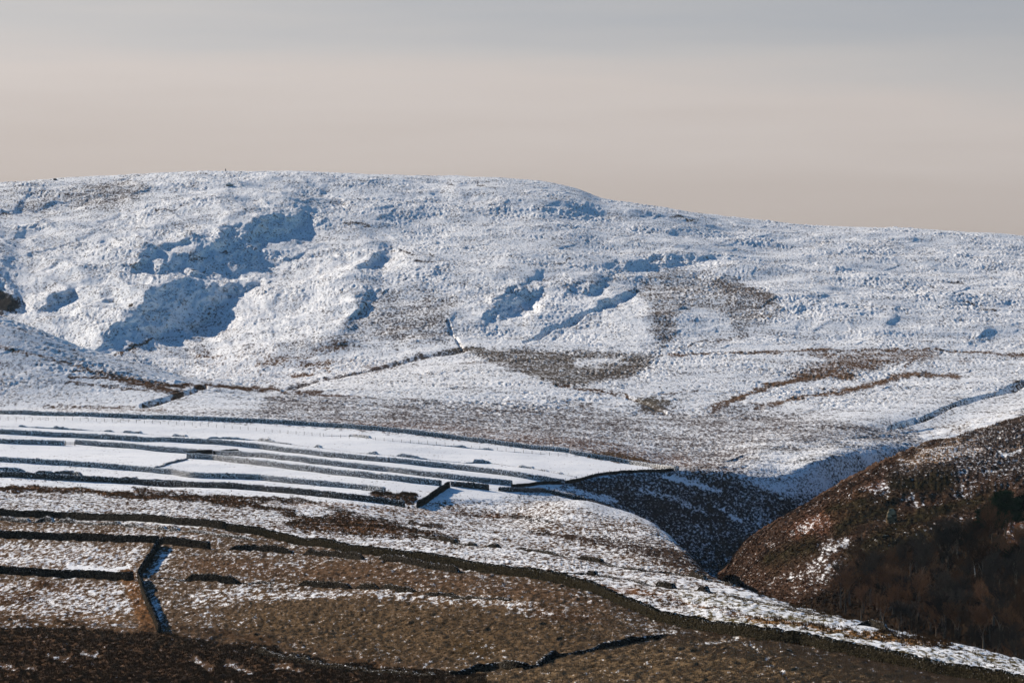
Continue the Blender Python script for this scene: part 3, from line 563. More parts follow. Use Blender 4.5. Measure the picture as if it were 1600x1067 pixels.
# ------------------------------------------------------------------ dry stone walls
def stone_material(name, base, snow, scale=2.2):
    m, b = new_mat(name, 0.95, 0.1); nd, lk = nodes(m)
    geo = N(m, 'ShaderNodeNewGeometry')
    mp = N(m, 'ShaderNodeMapping', i_Scale=(scale, scale, scale * 2.2)); lk.new(geo.outputs['Position'], mp.inputs[0])
    vo = N(m, 'ShaderNodeTexVoronoi', i_Scale=1.0); lk.new(mp.outputs[0], vo.inputs['Vector'])
    no = N(m, 'ShaderNodeTexNoise', i_Scale=3.4, i_Detail=4.0); lk.new(geo.outputs['Position'], no.inputs['Vector'])
    sx = N(m, 'ShaderNodeSeparateColor'); lk.new(vo.outputs['Color'], sx.inputs[0])
    v = mth(m, 'MULTIPLY_ADD', sx.outputs[0], 2.2, 0.15)
    v = mth(m, 'MULTIPLY', v, mth(m, 'MULTIPLY_ADD', vo.outputs['Distance'], -0.9, 1.25, clamp=True))
    vm = N(m, 'ShaderNodeVectorMath', operation='SCALE'); vm.inputs[0].default_value = base; lk.new(v, vm.inputs['Scale'])
    # snow lodged in the joints and on ledges that face up
    sn = N(m, 'ShaderNodeSeparateXYZ'); lk.new(geo.outputs['Normal'], sn.inputs[0])
    f = mth(m, 'ADD', mth(m, 'MULTIPLY', sn.outputs[2], 0.35), mth(m, 'MULTIPLY_ADD', mth(m, 'SUBTRACT', no.outputs[0], 0.5), 2.2, snow - 0.5))
    f = mth(m, 'MULTIPLY_ADD', f, 4.0, 0.5, clamp=True)
    mx = N(m, 'ShaderNodeMix', data_type='RGBA'); lk.new(f, mx.inputs['Factor']); lk.new(vm.outputs[0], mx.inputs['A']); mx.inputs['B'].default_value = (0.84, 0.85, 0.87, 1)
    lk.new(mx.outputs['Result'], b.inputs['Base Color'])
    bp = N(m, 'ShaderNodeBump', i_Strength=0.8, i_Distance=0.12); lk.new(vo.outputs['Distance'], bp.inputs['Height']); bp.invert = True; lk.new(bp.outputs[0], b.inputs['Normal'])
    return m
M_SNOWY = stone_material('snow_plastered_gritstone', (0.07, 0.068, 0.066), 0.34)
M_MID = stone_material('gritstone_with_snow', (0.05, 0.045, 0.04), 0.15)
M_DARK = stone_material('dark_gritstone', (0.026, 0.022, 0.017), -0.08)
M_MOSS = stone_material('mossy_dark_gritstone', (0.019, 0.016, 0.010), -0.08)

def resample(pts, step_px):
    P_ = np.array(pts, float); d = np.concatenate([[0], np.cumsum(np.hypot(*np.diff(P_, axis=0).T))])
    n = max(3, int(d[-1] / step_px)); t = np.linspace(0, d[-1], n)
    return np.interp(t, d, P_[:, 0]), np.interp(t, d, P_[:, 1]), (t / d[-1] if len(P_[0]) < 3 else t)
def path3d(pts, zone='near'):
    u, v, t = resample(pts, 3.0)
    D = np.array([smoothD(a, b, zone) for a, b in zip(u, v)])
    if len(D) > 7:
        k = np.hanning(9)[1:-1]; k /= k.sum(); D = np.convolve(np.pad(D, 3, mode='edge'), k, 'valid')
    x = D * (u - 800) / F
    L = np.concatenate([[0], np.cumsum(np.hypot(np.diff(x), np.diff(D)))])
    step = 0.45 if D.mean() < 1100 else 0.7
    n = max(4, int(L[-1] / step)); s = np.linspace(0, L[-1], n)
    xs, ys = np.interp(s, L, x), np.interp(s, L, D)
    zs = terr_z(800 + xs * F / ys, ys)
    kz = 5
    if n > 12: zs = np.convolve(np.pad(zs, kz, mode='edge'), np.ones(2 * kz + 1) / (2 * kz + 1), 'valid')
    return xs, ys, zs, s
WN = [0]
def wall(pts, label, h=1.35, mat=None, group='dry stone walls dividing the fields', ruin=0.0, humps=(), wid=0.62, coping=True, name='dry_stone_wall', cat='wall', gapn=0.0):
    xs, ys, zs, s = path3d(pts); n = len(xs); WN[0] += 1; sd_ = WN[0]
    tx, ty = np.gradient(xs), np.gradient(ys); l = np.hypot(tx, ty); nx, ny = -ty / l, tx / l
    hh = np.full(n, float(h)) * (1 + 0.07 * vnoise(s / 9, s * 0, sd_) + 0.06 * vnoise(s / 2.1, s * 0 + 9, sd_))
    if ruin:
        a = vnoise(s / 14, s * 0 + 3, sd_ + 40); b = vnoise(s / 3.1, s * 0 + 5, sd_ + 41); c = vnoise(s / 1.1, s * 0 + 5, sd_ + 42)
        k = np.clip(1 - ruin + ruin * (0.9 * a + 0.45 * b) + 0.14 * c, 0.06, 1.05)
        hh = hh * k
        uu = 800 + xs * F / ys
        for (ua, ub, hm) in humps:
            w_ = np.clip((uu - ua + 3) / 3, 0, 1) * np.clip((ub + 3 - uu) / 3, 0, 1); hh = np.maximum(hh, w_ * hm * (0.78 + 0.22 * c + 0.2 * b))
    if ruin or not coping:
        e1 = np.clip(s / (1.6 + 1.2 * rng.random()), 0, 1); e2 = np.clip((s[-1] - s) / (1.6 + 2.2 * rng.random()), 0, 1); hh = hh * (0.22 + 0.78 * np.minimum(e1, e2) ** 0.7) * (1 + 0.10 * vnoise(s / 0.9, s * 0 + 2, sd_ + 50) + (0.14 if not coping else 0) * vnoise(s / 4, s * 0 + 1, sd_ + 51))
    # cross-section ring: near foot -> top -> far foot
    prof = [(-1.0, -0.35), (-0.95, 0.12), (-0.88, 0.34), (-0.78, 0.56), (-0.68, 0.76), (-0.60, 0.93), (-0.2, 1.0), (0.2, 1.0), (0.60, 0.93), (0.70, 0.72), (0.82, 0.45), (0.94, 0.15), (1.0, -0.35)]
    w2 = wid / 2 * (1.0 + (1.3 * ruin if ruin else 0))
    ring = []
    for k, (a, b) in enumerate(prof):
        j = 0.055 * rng.uniform(-1, 1, n) ; jz = 0.05 * rng.uniform(-1, 1, n)
        off = a * w2 + j; hz = np.where(b > 0, b * hh + jz, b)
        ring.append(np.stack([xs + nx * off, ys + ny * off, zs + hz], -1))
    V = np.stack(ring, 1); K = len(prof)
    i = np.arange(n * K).reshape(n, K)
    f = np.stack([i[:-1, :-1], i[:-1, 1:], i[1:, 1:], i[1:, :-1]], -1).reshape(-1, 4)
    # end faces
    ends = []
    for e in (0, n - 1):
        for k in range(K // 2): ends.append([i[e, k], i[e, k + 1], i[e, K - 2 - k], i[e, K - 1 - k]])
    f = np.concatenate([f, np.array(ends)])
    base = np.array([xs[0], ys[0], zs[0]])
    o = link_mesh(name, V.reshape(-1, 3) - base, f, mat); o.location = base
    tag(o, label, cat, group)
    if coping and not ruin:
        # upright cope stones, each a small leaning block
        m = max(2, int(s[-1] / (0.30 if ys.mean() < 1100 else 0.55))); t = (np.arange(m) + rng.uniform(-.3, .3, m)) / m * s[-1]
        cx, cy, cz, ch, cnx, cny = [np.interp(t, s, q_) for q_ in (xs, ys, zs, hh, nx, ny)]
        ctx, cty = cny, -cnx
        wx = (0.11 if ys.mean() < 1100 else 0.2) * rng.uniform(.7, 1.2, m); wy = wid * 0.40 * rng.uniform(.8, 1.1, m); hz = rng.uniform(0.12, 0.30, m); ln = rng.uniform(-.08, .08, m)
        vs_ = []
        for (a, b, c) in ((-1, -1, 0), (1, -1, 0), (1, 1, 0), (-1, 1, 0), (-.7, -.7, 1), (.7, -.7, 1), (.7, .7, 1), (-.7, .7, 1)):
            vs_.append(np.stack([cx + ctx * (a * wx + c * ln) + cnx * b * wy, cy + cty * (a * wx + c * ln) + cny * b * wy, cz + ch - 0.06 + c * hz], -1))
        V2 = np.stack(vs_, 1).reshape(-1, 3); fb_ = np.array([[4, 5, 6, 7], [0, 1, 5, 4], [1, 2, 6, 5], [2, 3, 7, 6], [3, 0, 4, 7]])
        f2 = (fb_[None] + (np.arange(m) * 8)[:, None, None]).reshape(-1, 4)
        link_mesh('coping', V2 - base, f2, mat, parent=o)
    return o
RG = 'ruined tumbledown walls'
wall([(-60, 646), (0, 648), (100, 651), (200, 654), (300, 658), (400, 662), (500, 668), (600, 676), (700, 687), (800, 698), (889, 707)], 'long snow plastered boundary wall between the top pasture and the grey moor', 1.35, M_SNOWY)
wall([(892, 709), (925, 714), (1000, 727), (1060, 736)], 'short wall below the brown bank at the far right corner of the top pasture', 1.25, M_SNOWY)
wall([(-60, 676), (0, 678), (100, 682), (200, 688), (300, 693), (400, 700), (500, 711), (600, 722), (700, 732), (800, 744), (882, 756)], 'second snowy field wall from the top, unbroken across the white pastures', 1.45, M_SNOWY)
wall([(-60, 691), (0, 693), (101, 696)], 'snowy wall ending at the left gatepost of the pale field gate', 1.4, M_SNOWY)
wall([(118, 694), (200, 700), (300, 707), (400, 716), (500, 726), (600, 736), (690, 747), (750, 754), (800, 758)], 'snowy wall running right from the pale field gate', 1.45, M_SNOWY)
wall([(292, 719), (330, 721), (400, 729), (500, 740), (600, 751), (690, 760)], 'snowy wall starting at the small dark wall corner in the middle of the white pastures', 1.5, M_SNOWY)
wall([(293, 718), (312, 714), (331, 711)], 'short dark wall stub climbing from the corner in the white pastures', 1.5, M_DARK)
wall([(334, 711), (352, 707), (372, 706)], 'short dark wall joining the snowy wall above the corner in the white pastures', 1.3, M_DARK)
wall([(240, 732), (262, 728), (292, 720)], 'broken rubble wall slanting across the white pasture to the dark corner', 0.8, M_MID, RG, 0.5)
wall([(-60, 721), (0, 723), (100, 728), (200, 734), (270, 740), (300, 745), (400, 748), (500, 759), (602, 770)], 'snowy wall along the lower edge of the clean white pastures', 1.35, M_SNOWY)
wall([(-60, 745), (0, 747), (100, 751), (200, 754), (300, 761), (400, 766), (500, 774), (600, 785), (632, 791)], 'dark wall below the white pastures, ending at the brown rushes', 1.45, M_MID)
wall([(-60, 802), (0, 805), (100, 809), (200, 816), (300, 825), (352, 830)], 'black wall at the left above the tussocky brown pasture', 1.45, M_DARK)
wall([(354, 832), (420, 840), (500, 855), (600, 870), (700, 884), (800, 898), (850, 905), (900, 918), (940, 932), (1000, 959), (1050, 977), (1100, 988), (1150, 997), (1200, 1003), (1260, 1011), (1300, 1023), (1360, 1032), (1400, 1040), (1450, 1050), (1500, 1058), (1560, 1069), (1650, 1085)], 'long mossy black wall winding across the whole slope down to the bottom right corner', 1.45, M_MOSS, wid=0.75)
wall([(-60, 838), (0, 842), (100, 846), (200, 851), (248, 853)], 'black wall at the left above the speckled grass field, meeting the cross wall', 1.35, M_DARK)
wall([(252, 853), (318, 857), (328, 858)], 'short black wall to the right of the top of the cross wall', 1.3, M_DARK)
wall([(360, 859), (400, 860), (458, 865)], 'short black wall in the middle of the row above the brown field', 1.2, M_DARK, ruin=0.12)
wall([(476, 866), (520, 870), (568, 876)], 'black wall segment between two gaps above the brown field', 1.25, M_DARK, ruin=0.12)
wall([(594, 876), (650, 884), (718, 893)], 'black wall segment merging towards the long winding wall', 1.3, M_DARK, ruin=0.10)
wall([(249, 854), (240, 868), (228, 885), (217, 903)], 'upper half of the black cross wall casting a blue shadow on snow', 1.45, M_DARK)
wall([(218, 905), (224, 922), (232, 945), (242, 970), (250, 996)], 'lower half of the black cross wall beside orange brown rushes', 1.3, M_DARK)
wall([(-60, 893), (0, 895), (60, 899), (120, 901), (208, 907)], 'black wall at the far left below the speckled grass field', 1.3, M_DARK)
wall([(291, 906), (330, 907), (376, 909)], 'isolated straight black wall block standing in the brown field', 1.35, M_DARK, coping=False)
wall([(468, 911), (510, 914), (549, 917)], 'longest black wall remnant in the row across the brown field', 1.0, M_DARK, coping=False)
wall([(557, 917), (575, 919), (592, 921)], 'short black wall remnant, second in the row across the brown field', 0.95, M_DARK, coping=False)
wall([(597, 918), (612, 920), (628, 923), (650, 925)], 'crumbling black wall remnant, third in the row across the brown field', 0.95, M_DARK, RG, 0.15)
wall([(664, 927), (700, 929), (720, 932), (800, 939)], 'low line of tumbled stones ending the row across the brown field', 0.7, M_DARK, RG, 0.4, [(675, 700, 0.6)])
wall([(236, 903), (262, 902), (290, 905)], 'low tumbled stones linking the cross wall and the isolated black block', 0.5, M_DARK, RG, 0.5)
wall([(376, 909), (400, 907), (432, 910)], 'low tumbled stones right of the isolated black block', 0.5, M_DARK, RG, 0.5)
wall([(-60, 664), (0, 666), (35, 666), (85, 669), (110, 670), (150, 671), (200, 674), (280, 680), (306, 683)], 'snowy ruined wall line at the left with two flat topped remnants', 0.45, M_SNOWY, RG, 0.6, [(30, 40, 0.8), (85, 105, 1.1), (165, 175, 0.7), (195, 209, 1.1), (213, 220, 0.9), (273, 290, 1.1)])
wall([(320, 685), (345, 685), (400, 688), (430, 692), (500, 700), (600, 711), (650, 717), (720, 721)], 'snowy ruined wall line in the middle of the top pasture with low humps', 0.5, M_SNOWY, RG, 0.6, [(326, 340, 0.9), (345, 375, 0.9), (405, 427, 1.25), (494, 500, 1.2), (578, 588, 1.1), (623, 655, 1.3)])
wall([(722, 722), (760, 722), (800, 727), (830, 731), (900, 744)], 'ruined wall line at the right of the top pasture with one square remnant', 0.4, M_SNOWY, RG, 0.6, [(741, 764, 1.2), (812, 832, 0.9), (845, 855, 0.7), (873, 877, 0.7)])
wall([(505, 681), (550, 683), (577, 687), (600, 690), (650, 694), (720, 700), (800, 707), (850, 709)], 'upper ruined wall line along the wire fence in the top pasture', 0.35, M_SNOWY, RG, 0.6, [(548, 577, 1.0), (714, 728, 1.0), (756, 768, 0.7)])
wall([(-60, 733), (0, 734), (40, 735)], 'short snowy wall stub at the left edge below the clean pastures', 1.0, M_SNOWY, coping=False)
wall([(48, 738), (70, 738), (85, 738), (110, 739), (135, 742), (180, 747), (240, 750), (290, 752)], 'ruined wall at the left between the snowy wall and the dark wall', 0.6, M_MID, RG, 0.5, [(55, 80, 0.9), (86, 125, 1.25), (190, 215, 0.9)])
wall([(-60, 810), (0, 812), (50, 816), (70, 816), (110, 819), (200, 826), (260, 832), (330, 838), (400, 845)], 'row of tumbled snow flecked stone heaps below the black wall at the left', 0.7, M_MID, RG, 0.55, [(5, 45, 1.2), (62, 82, 1.35), (96, 114, 1.2), (180, 186, 1.0), (200, 215, 0.9), (250, 258, 1.1), (270, 278, 1.0)])
wall([(640, 834), (700, 846), (740, 852), (800, 858), (850, 864), (900, 873), (960, 882), (1000, 888), (1050, 894), (1090, 902), (1130, 912), (1200, 932), (1260, 950)], 'dark tumbled wall line across the snowy slope below the heather strip', 0.55, M_DARK, RG, 0.5, [(690, 712, 1.3), (735, 742, 1.2), (765, 778, 1.1), (910, 940, 0.9), (1080, 1100, 1.1)])
wall([(760, 882), (800, 886), (850, 891), (920, 896), (1000, 911), (1030, 917), (1055, 920), (1100, 927), (1200, 945), (1300, 970)], 'low tumbled wall just above the long winding wall with one square remnant', 0.4, M_DARK, RG, 0.6, [(918, 930, 0.8), (1030, 1052, 1.2), (1095, 1104, 0.8)])
wall([(1339, 980), (1360, 982), (1386, 989)], 'short black wall block on the snowy spur above the wooded ravine', 0.95, M_DARK, coping=False)
wall([(1388, 990), (1420, 1000), (1470, 1012), (1510, 1018)], 'low broken stones trailing right from the black block on the spur', 0.3, M_DARK, RG, 0.6)
wall([(702, 762), (688, 770), (668, 783), (652, 792)], 'dark cross wall slanting down beside the brown rushes with a blue shadow', 1.5, M_DARK)
wall([(704, 761), (735, 764), (764, 767)], 'dark wall between the slanting cross wall and the snowy gap', 1.45, M_MID)
wall([(779, 768), (800, 770), (850, 768), (880, 776), (915, 784)], 'wall running right from the snowy gap along the rim of the ravine', 1.1, M_MID)
wall([(800, 762), (830, 758), (880, 755), (905, 750), (930, 743), (980, 738), (1052, 737)], 'dark wall topping the shaded ravine bank, with posts on it', 0.75, M_DARK)
wall([(400, 1018), (450, 1030), (510, 1043), (600, 1053), (680, 1060)], 'low black tumbled wall at the bottom in front of the brown field', 0.7, M_DARK, RG, 0.4, [(405, 425, 0.9), (455, 500, 0.9)])
wall([(690, 1060), (712, 1060), (740, 1052), (780, 1046), (808, 1048), (835, 1046), (860, 1032), (900, 1026), (960, 1012), (1000, 1005), (1050, 997)], 'black tumbled wall climbing from the bottom edge towards the long winding wall', 0.9, M_DARK, RG, 0.45, [(708, 755, 1.0), (790, 825, 1.3), (850, 870, 1.0)])

# ------------------------------------------------------------------ tubes
def tubes(segs, sides=4):
    """segs: list of (p0, p1, r0, r1)"""
    A = np.array([s[0] for s in segs], float); B = np.array([s[1] for s in segs], float); r0_ = np.array([s[2] for s in segs]); r1_ = np.array([s[3] for s in segs])
    d = B - A; d /= np.linalg.norm(d, axis=1, keepdims=True) + 1e-9
    ref = np.where(np.abs(d[:, 2:3]) < 0.9, [[0, 0, 1.0]], [[1.0, 0, 0]]); e1 = np.cross(d, ref); e1 /= np.linalg.norm(e1, axis=1, keepdims=True); e2 = np.cross(d, e1)
    an = np.arange(sides) * 2 * np.pi / sides
    o = e1[:, None] * np.cos(an)[None, :, None] + e2[:, None] * np.sin(an)[None, :, None]
    V = np.concatenate([A[:, None] + o * r0_[:, None, None], B[:, None] + o * r1_[:, None, None]], 1).reshape(-1, 3)
    k = np.arange(sides); f = np.stack([k, (k + 1) % sides, (k + 1) % sides + sides, k + sides], -1)
    Fc = (f[None] + (np.arange(len(segs)) * 2 * sides)[:, None, None]).reshape(-1, 4)
    return V, Fc
def plain(name, col, var=0.5, rough=0.9, scale=6):
    m, b = new_mat(name, rough, 0.1); nd, lk = nodes(m)
    geo = N(m, 'ShaderNodeNewGeometry'); no = N(m, 'ShaderNodeTexNoise', i_Scale=float(scale), i_Detail=3.0); lk.new(geo.outputs['Position'], no.inputs['Vector'])
    oi = N(m, 'ShaderNodeObjectInfo')
    v = mth(m, 'MULTIPLY_ADD', no.outputs[0], 2 * var, 1 - var); v = mth(m, 'MULTIPLY', v, mth(m, 'MULTIPLY_ADD', oi.outputs['Random'], 1.3, 0.35))
    vm = N(m, 'ShaderNodeVectorMath', operation='SCALE'); vm.inputs[0].default_value = col; lk.new(v, vm.inputs['Scale']); lk.new(vm.outputs[0], b.inputs['Base Color'])
    return m
M_WOOD = plain('weathered_fence_wood', (0.12, 0.10, 0.08)); M_WIRE = plain('wire', (0.18, 0.18, 0.18)); M_GATE = plain('grey_galvanised_gate', (0.30, 0.31, 0.31), 0.2)
M_BARK = plain('brown_bark', (0.16, 0.13, 0.10)); M_TWIG = plain('brown_twigs', (0.125, 0.072, 0.042)); M_PALE = plain('pale_birch_bark', (0.45, 0.42, 0.38))
M_NEEDLE = plain('dark_pine_needles', (0.018, 0.032, 0.014)); M_CONC = plain('grey_concrete', (0.16, 0.15, 0.14))

# ------------------------------------------------------------------ wire fences
def fence(pts, label, px, h=1.1, group='wire fences on the pastures'):
    u, v, t = resample(pts, px); D = np.array([smoothD(a, b) for a, b in zip(u, v)]); x = D * (u - 800) / F; z = terr_z(u, D)
    root = bpy.data.objects.new('wire_fence', None); C.objects.link(root); root.location = (x[0], D[0], z[0]); tag(root, label, 'fence', group)
    b0 = np.array([x[0], D[0], z[0]]); tops = []
    for i in range(len(u)):
        p = np.array([x[i], D[i], z[i]]) - b0; le = rng.uniform(-.06, .06, 2); hh = h * rng.uniform(.85, 1.1)
        V, Fc = tubes([(p + [0, 0, -.3], p + [le[0], le[1], hh], .07, .06)], 5); 
        V = np.concatenate([V, [p + [le[0], le[1], hh + .04]]]); c = len(V) - 1; cap = np.array([[5 + k, 5 + (k + 1) % 5, c, c] for k in range(5)])
        cap = cap[:, :3]; 
        me = bpy.data.meshes.new('post'); me.from_pydata([tuple(a) for a in V], [], [tuple(a) for a in Fc.tolist()] + [tuple(a) for a in cap.tolist()]); me.materials.append(M_WOOD)
        o = bpy.data.objects.new('post', me); C.objects.link(o); o.parent = root; tops.append(p)
    segs = [(tops[i] + [0, 0, hz], tops[i + 1] + [0, 0, hz], .012, .012) for i in range(len(tops) - 1) for hz in (.35, .65, .95)]
    V, Fc = tubes(segs, 3); link_mesh('wire', V, Fc, M_WIRE, parent=root)
    return root
fence([(0, 656), (100, 657), (200, 660), (300, 665), (400, 673), (500, 682)], 'wire fence of thin posts in the snow below the top boundary wall, left part', 12)
fence([(505, 682), (600, 691), (700, 698), (800, 707), (886, 713)], 'wire fence of thin posts along the upper ruined wall, right part', 13)
fence([(875, 756), (920, 746), (980, 738), (1048, 736)], 'row of leaning fence posts along the dark wall above the ravine', 8, 1.5)

# field gate between the two snowy walls
ga, gb = ground(102.5, 696), ground(116.5, 696.5); gb[1] = ga[1]; 
gz = min(ga[2], gb[2]); gw = gb[0] - ga[0]
gate = bpy.data.objects.new('field_gate', None); C.objects.link(gate); gate.location = (ga[0], ga[1], gz); tag(gate, 'pale barred field gate closing the gap in the snowy wall', 'gate')
V, Fc = tubes([((0, 0, z_), (gw, 0, z_), .045, .045) for z_ in (.35, .55, .75, .95, 1.2)], 5); link_mesh('rail', V, Fc, M_GATE, parent=gate)
for x_ in (0.15, gw / 2, gw - .15):
    V, Fc = tubes([((x_, 0, .3), (x_, 0, 1.25), .05, .05)], 5); link_mesh('stile', V, Fc, M_GATE, parent=gate)
for x_ in (-.05, gw + .05):
    V, Fc = tubes([((x_, 0, -.4), (x_, 0, 1.5), .13, .12), ((x_, 0, 1.5), (x_, 0, 1.56), .12, .02)], 6); link_mesh('gatepost', V, Fc, M_WOOD, parent=gate)

# trig pillar on the summit: tapering square pillar with a cap plate
def find_crest(u):
    c = int(np.searchsorted(U, u)); r = RMIN['hill'] + int(np.argmin(GV2[RMIN['hill']:rowline['behind_hill'], c])); return np.array([X[r, c], Y[r, c], Z[r, c]])
def frustum(levels):
    V = []; Fs = []
    for (z_, w_) in levels: V += [(-w_, -w_, z_), (w_, -w_, z_), (w_, w_, z_), (-w_, w_, z_)]
    for i in range(len(levels) - 1):
        for k in range(4): Fs.append((i * 4 + k, i * 4 + (k + 1) % 4, i * 4 + 4 + (k + 1) % 4, i * 4 + 4 + k))
    n = len(V); Fs.append((n - 4, n - 3, n - 2, n - 1)); return V, Fs
p = find_crest(351)
V, Fs = frustum([(-.6, .5), (0.1, .5), (.12, .36), (1.55, .26), (1.6, .2)]); tp = link_mesh('trig_pillar', V, Fs, M_CONC); tp.location = p; tag(tp, 'tiny dark summit pillar standing alone on the skyline of the hill', 'pillar')
V, Fs = frustum([(1.6, .19), (1.68, .19), (1.74, .08)]); link_mesh('cap', V, Fs, M_CONC, parent=tp)

# boulders
def boulder(u, v, r, label, mat, zone='near', sq=(1, .8, .7), group=None):
    c = ground(u, v, zone); n1, n2 = 18, 12; th = np.linspace(0, np.pi, n2)[:, None]; ph = np.linspace(0, 2 * np.pi, n1, endpoint=False)[None]
    sx, sy, sz = np.sin(th) * np.cos(ph), np.sin(th) * np.sin(ph), np.cos(th) * np.ones_like(ph)
    sd = u * .37; k = 1 + .28 * vnoise(sx * 1.6 + sd, sy * 1.6 + sz * 2, 3) + .16 * vnoise(sx * 4 + sd, sy * 4 + sz * 3, 4)
    V = np.stack([sx * k * r * sq[0], sy * k * r * sq[1], np.maximum(sz, -.4) * k * r * sq[2]], -1).reshape(-1, 3)
    i = np.arange(n1 * n2).reshape(n2, n1); j = np.roll(i, -1, 1); f = np.stack([i[:-1], i[1:], j[1:], j[:-1]], -1).reshape(-1, 4)
    o = link_mesh('boulder', V, f, mat); o.location = c + np.array([0, 0, r * .25]); tag(o, label, 'boulder', group); return o
M_ROCK = stone_material('brown_outcrop', (0.17, 0.13, 0.08), -0.15, 0.8); M_WROCK = stone_material('snow_capped_rock', (0.3, 0.3, 0.3), 0.75, 1.0)
boulder(1393, 815, 1.6, 'tall pale brown boulder leaning on the bracken hillside', M_ROCK, 'near', (.7, .7, 1.7))
boulder(1384, 840, .9, 'low mossy boulder below the tall pale one on the bracken hillside', M_ROCK, 'near')
boulder(1220, 781, .9, 'small snow capped boulder in the dark blue shade of the ravine', M_WROCK, 'near')
boulder(357, 290, 1.9, 'snow dusted rocky knob just below the skyline of the hill', M_SNOWY, 'hill', (1.3, .9, .8))
boulder(85, 281, 1.4, 'small dark rock on the skyline at the far left', M_DARK, 'hill')

# ------------------------------------------------------------------ trees
def make_bare(seed, H_=8.5, spread=1.0):
    r = random.Random(seed); limbs, twigs = [], []
    def grow(p, d, ln, rad, lev):
        n = 3 if lev < 3 else 2
        for i in range(n):
            q_ = p + d * ln / n; r2 = rad * (1 - .25 / n * (i + 1) * 1.2)
            (limbs if lev < 2 else twigs).append((p.copy(), q_.copy(), rad, r2)); p = q_; rad = r2
            d = d + np.array([r.uniform(-.16, .16), r.uniform(-.16, .16), r.uniform(-.03, .12)]); d /= np.linalg.norm(d)
            if lev < 5 and (i > 0 or lev > 0 or n == 1):
                for _ in range(1 if lev < 4 else 2):
                    a = r.uniform(0, 2 * math.pi); sp_ = r.uniform(.5, .95) * spread
                    side = np.array([math.cos(a), math.sin(a), r.uniform(-.1, .35)]); dd_ = d * (1 - sp_ * .45) + side * sp_ * .75; dd_ /= np.linalg.norm(dd_)
                    grow(p.copy(), dd_, ln * r.uniform(.55, .72), rad * .62, lev + 1)
        if lev < 5:
            for _ in range(2):
                dd_ = d + np.array([r.uniform(-.5, .5), r.uniform(-.5, .5), r.uniform(-.1, .3)]); dd_ /= np.linalg.norm(dd_)
                grow(p.copy(), dd_, ln * r.uniform(.6, .75), rad * .7, lev + 1)
    grow(np.zeros(3), np.array([0, 0, 1.0]), H_ * .34, H_ * .022, 0)
    limbs = [(a, b, max(c, .03), max(d_, .025)) for a, b, c, d_ in limbs]; twigs = [(a, b, max(c, .016), max(d_, .010)) for a, b, c, d_ in twigs]
    return limbs, twigs
def make_tree(seed, H_, label, group=None, bark=M_BARK, twig=M_TWIG):
    l, t = make_bare(seed, H_)
    V, Fc = tubes(l, 5); root = bpy.data.objects.new('bare_tree', None); C.objects.link(root)
    link_mesh('trunk', V, Fc, bark, parent=root); V, Fc = tubes(t, 3); link_mesh('crown', V, Fc, twig, parent=root)
    tag(root, label, 'tree', group); return root
def copy_tree(src, label=None):
    c = src.copy(); C.objects.link(c)
    if label: c['label'] = label
    for ch in src.children:
        d = ch.copy(); C.objects.link(d); d.parent = c
    return c
TG = 'leafless trees of the ravine wood'; TL = 'leafless brown tree among the crowded wood in the dark ravine at the lower right'
M_TWIG2 = plain('grey_brown_twigs', (0.055, 0.046, 0.038))
protos = [make_tree(s, 10.5 + (s % 3) * 1.0, TL, TG, M_BARK, (M_TWIG, M_TWIG2)[s % 2]) for s in (11, 12, 13, 14)]
wood = [(1305, 960), (1340, 920), (1400, 892), (1450, 872), (1500, 868), (1560, 872), (1640, 865), (1650, 1085), (1560, 1062), (1480, 1040), (1380, 1005)]
spots = []
tries = 0
while len(spots) < 125 and tries < 20000:
    tries += 1
    u_ = random.uniform(1290, 1650); v_ = random.uniform(870, 1085)
    if not inside(wood, np.array([[u_]]), np.array([[v_]]))[0, 0]: continue
    if any(((u_ - a) / 15) ** 2 + ((v_ - b) / 9) ** 2 < 1 for a, b in spots): continue
    spots.append((u_, v_))
def on_right(u_, v_):
    c = int(np.clip(np.searchsorted(U, u_), 0, NU - 1)); r = rowline['gully_floor']; col = GV[r:rowline['right_crest'], c]; k = int(np.argmax(col <= v_)); k = max(k, 1)
    return np.array([X[r + k, c], Y[r + k, c], Z[r + k, c]])
for i, (u_, v_) in enumerate(spots):
    t = protos[i] if i < 4 else copy_tree(protos[i % 4]); p = on_right(u_, v_); t.location = p - np.array([0, 0, .2]); t.rotation_euler = (0, 0, random.uniform(0, 6.28)); s_ = random.uniform(.6, 1.05); t.scale = (s_ * random.uniform(.85, 1.15), s_, s_)
bt = make_tree(31, 6.0, 'slim pale trunked leafless tree in a gap near the middle of the wood', None, M_PALE, M_TWIG); bt.location = on_right(1522, 918)
for i, (u_, v_, s_, lb) in enumerate(((1352, 905, .45, 'small dark leafless bush at the top left of the wood'), (1346, 842, .4, 'small dark leafless bush among the snow patches on the bracken hillside'), (1330, 775, .3, 'tiny leafless bush high on the bracken hillside'))):
    t = copy_tree(protos[i], lb); del t['group']; t.location = on_right(u_, v_); t.scale = (s_,) * 3; t.rotation_euler = (0, 0, i)

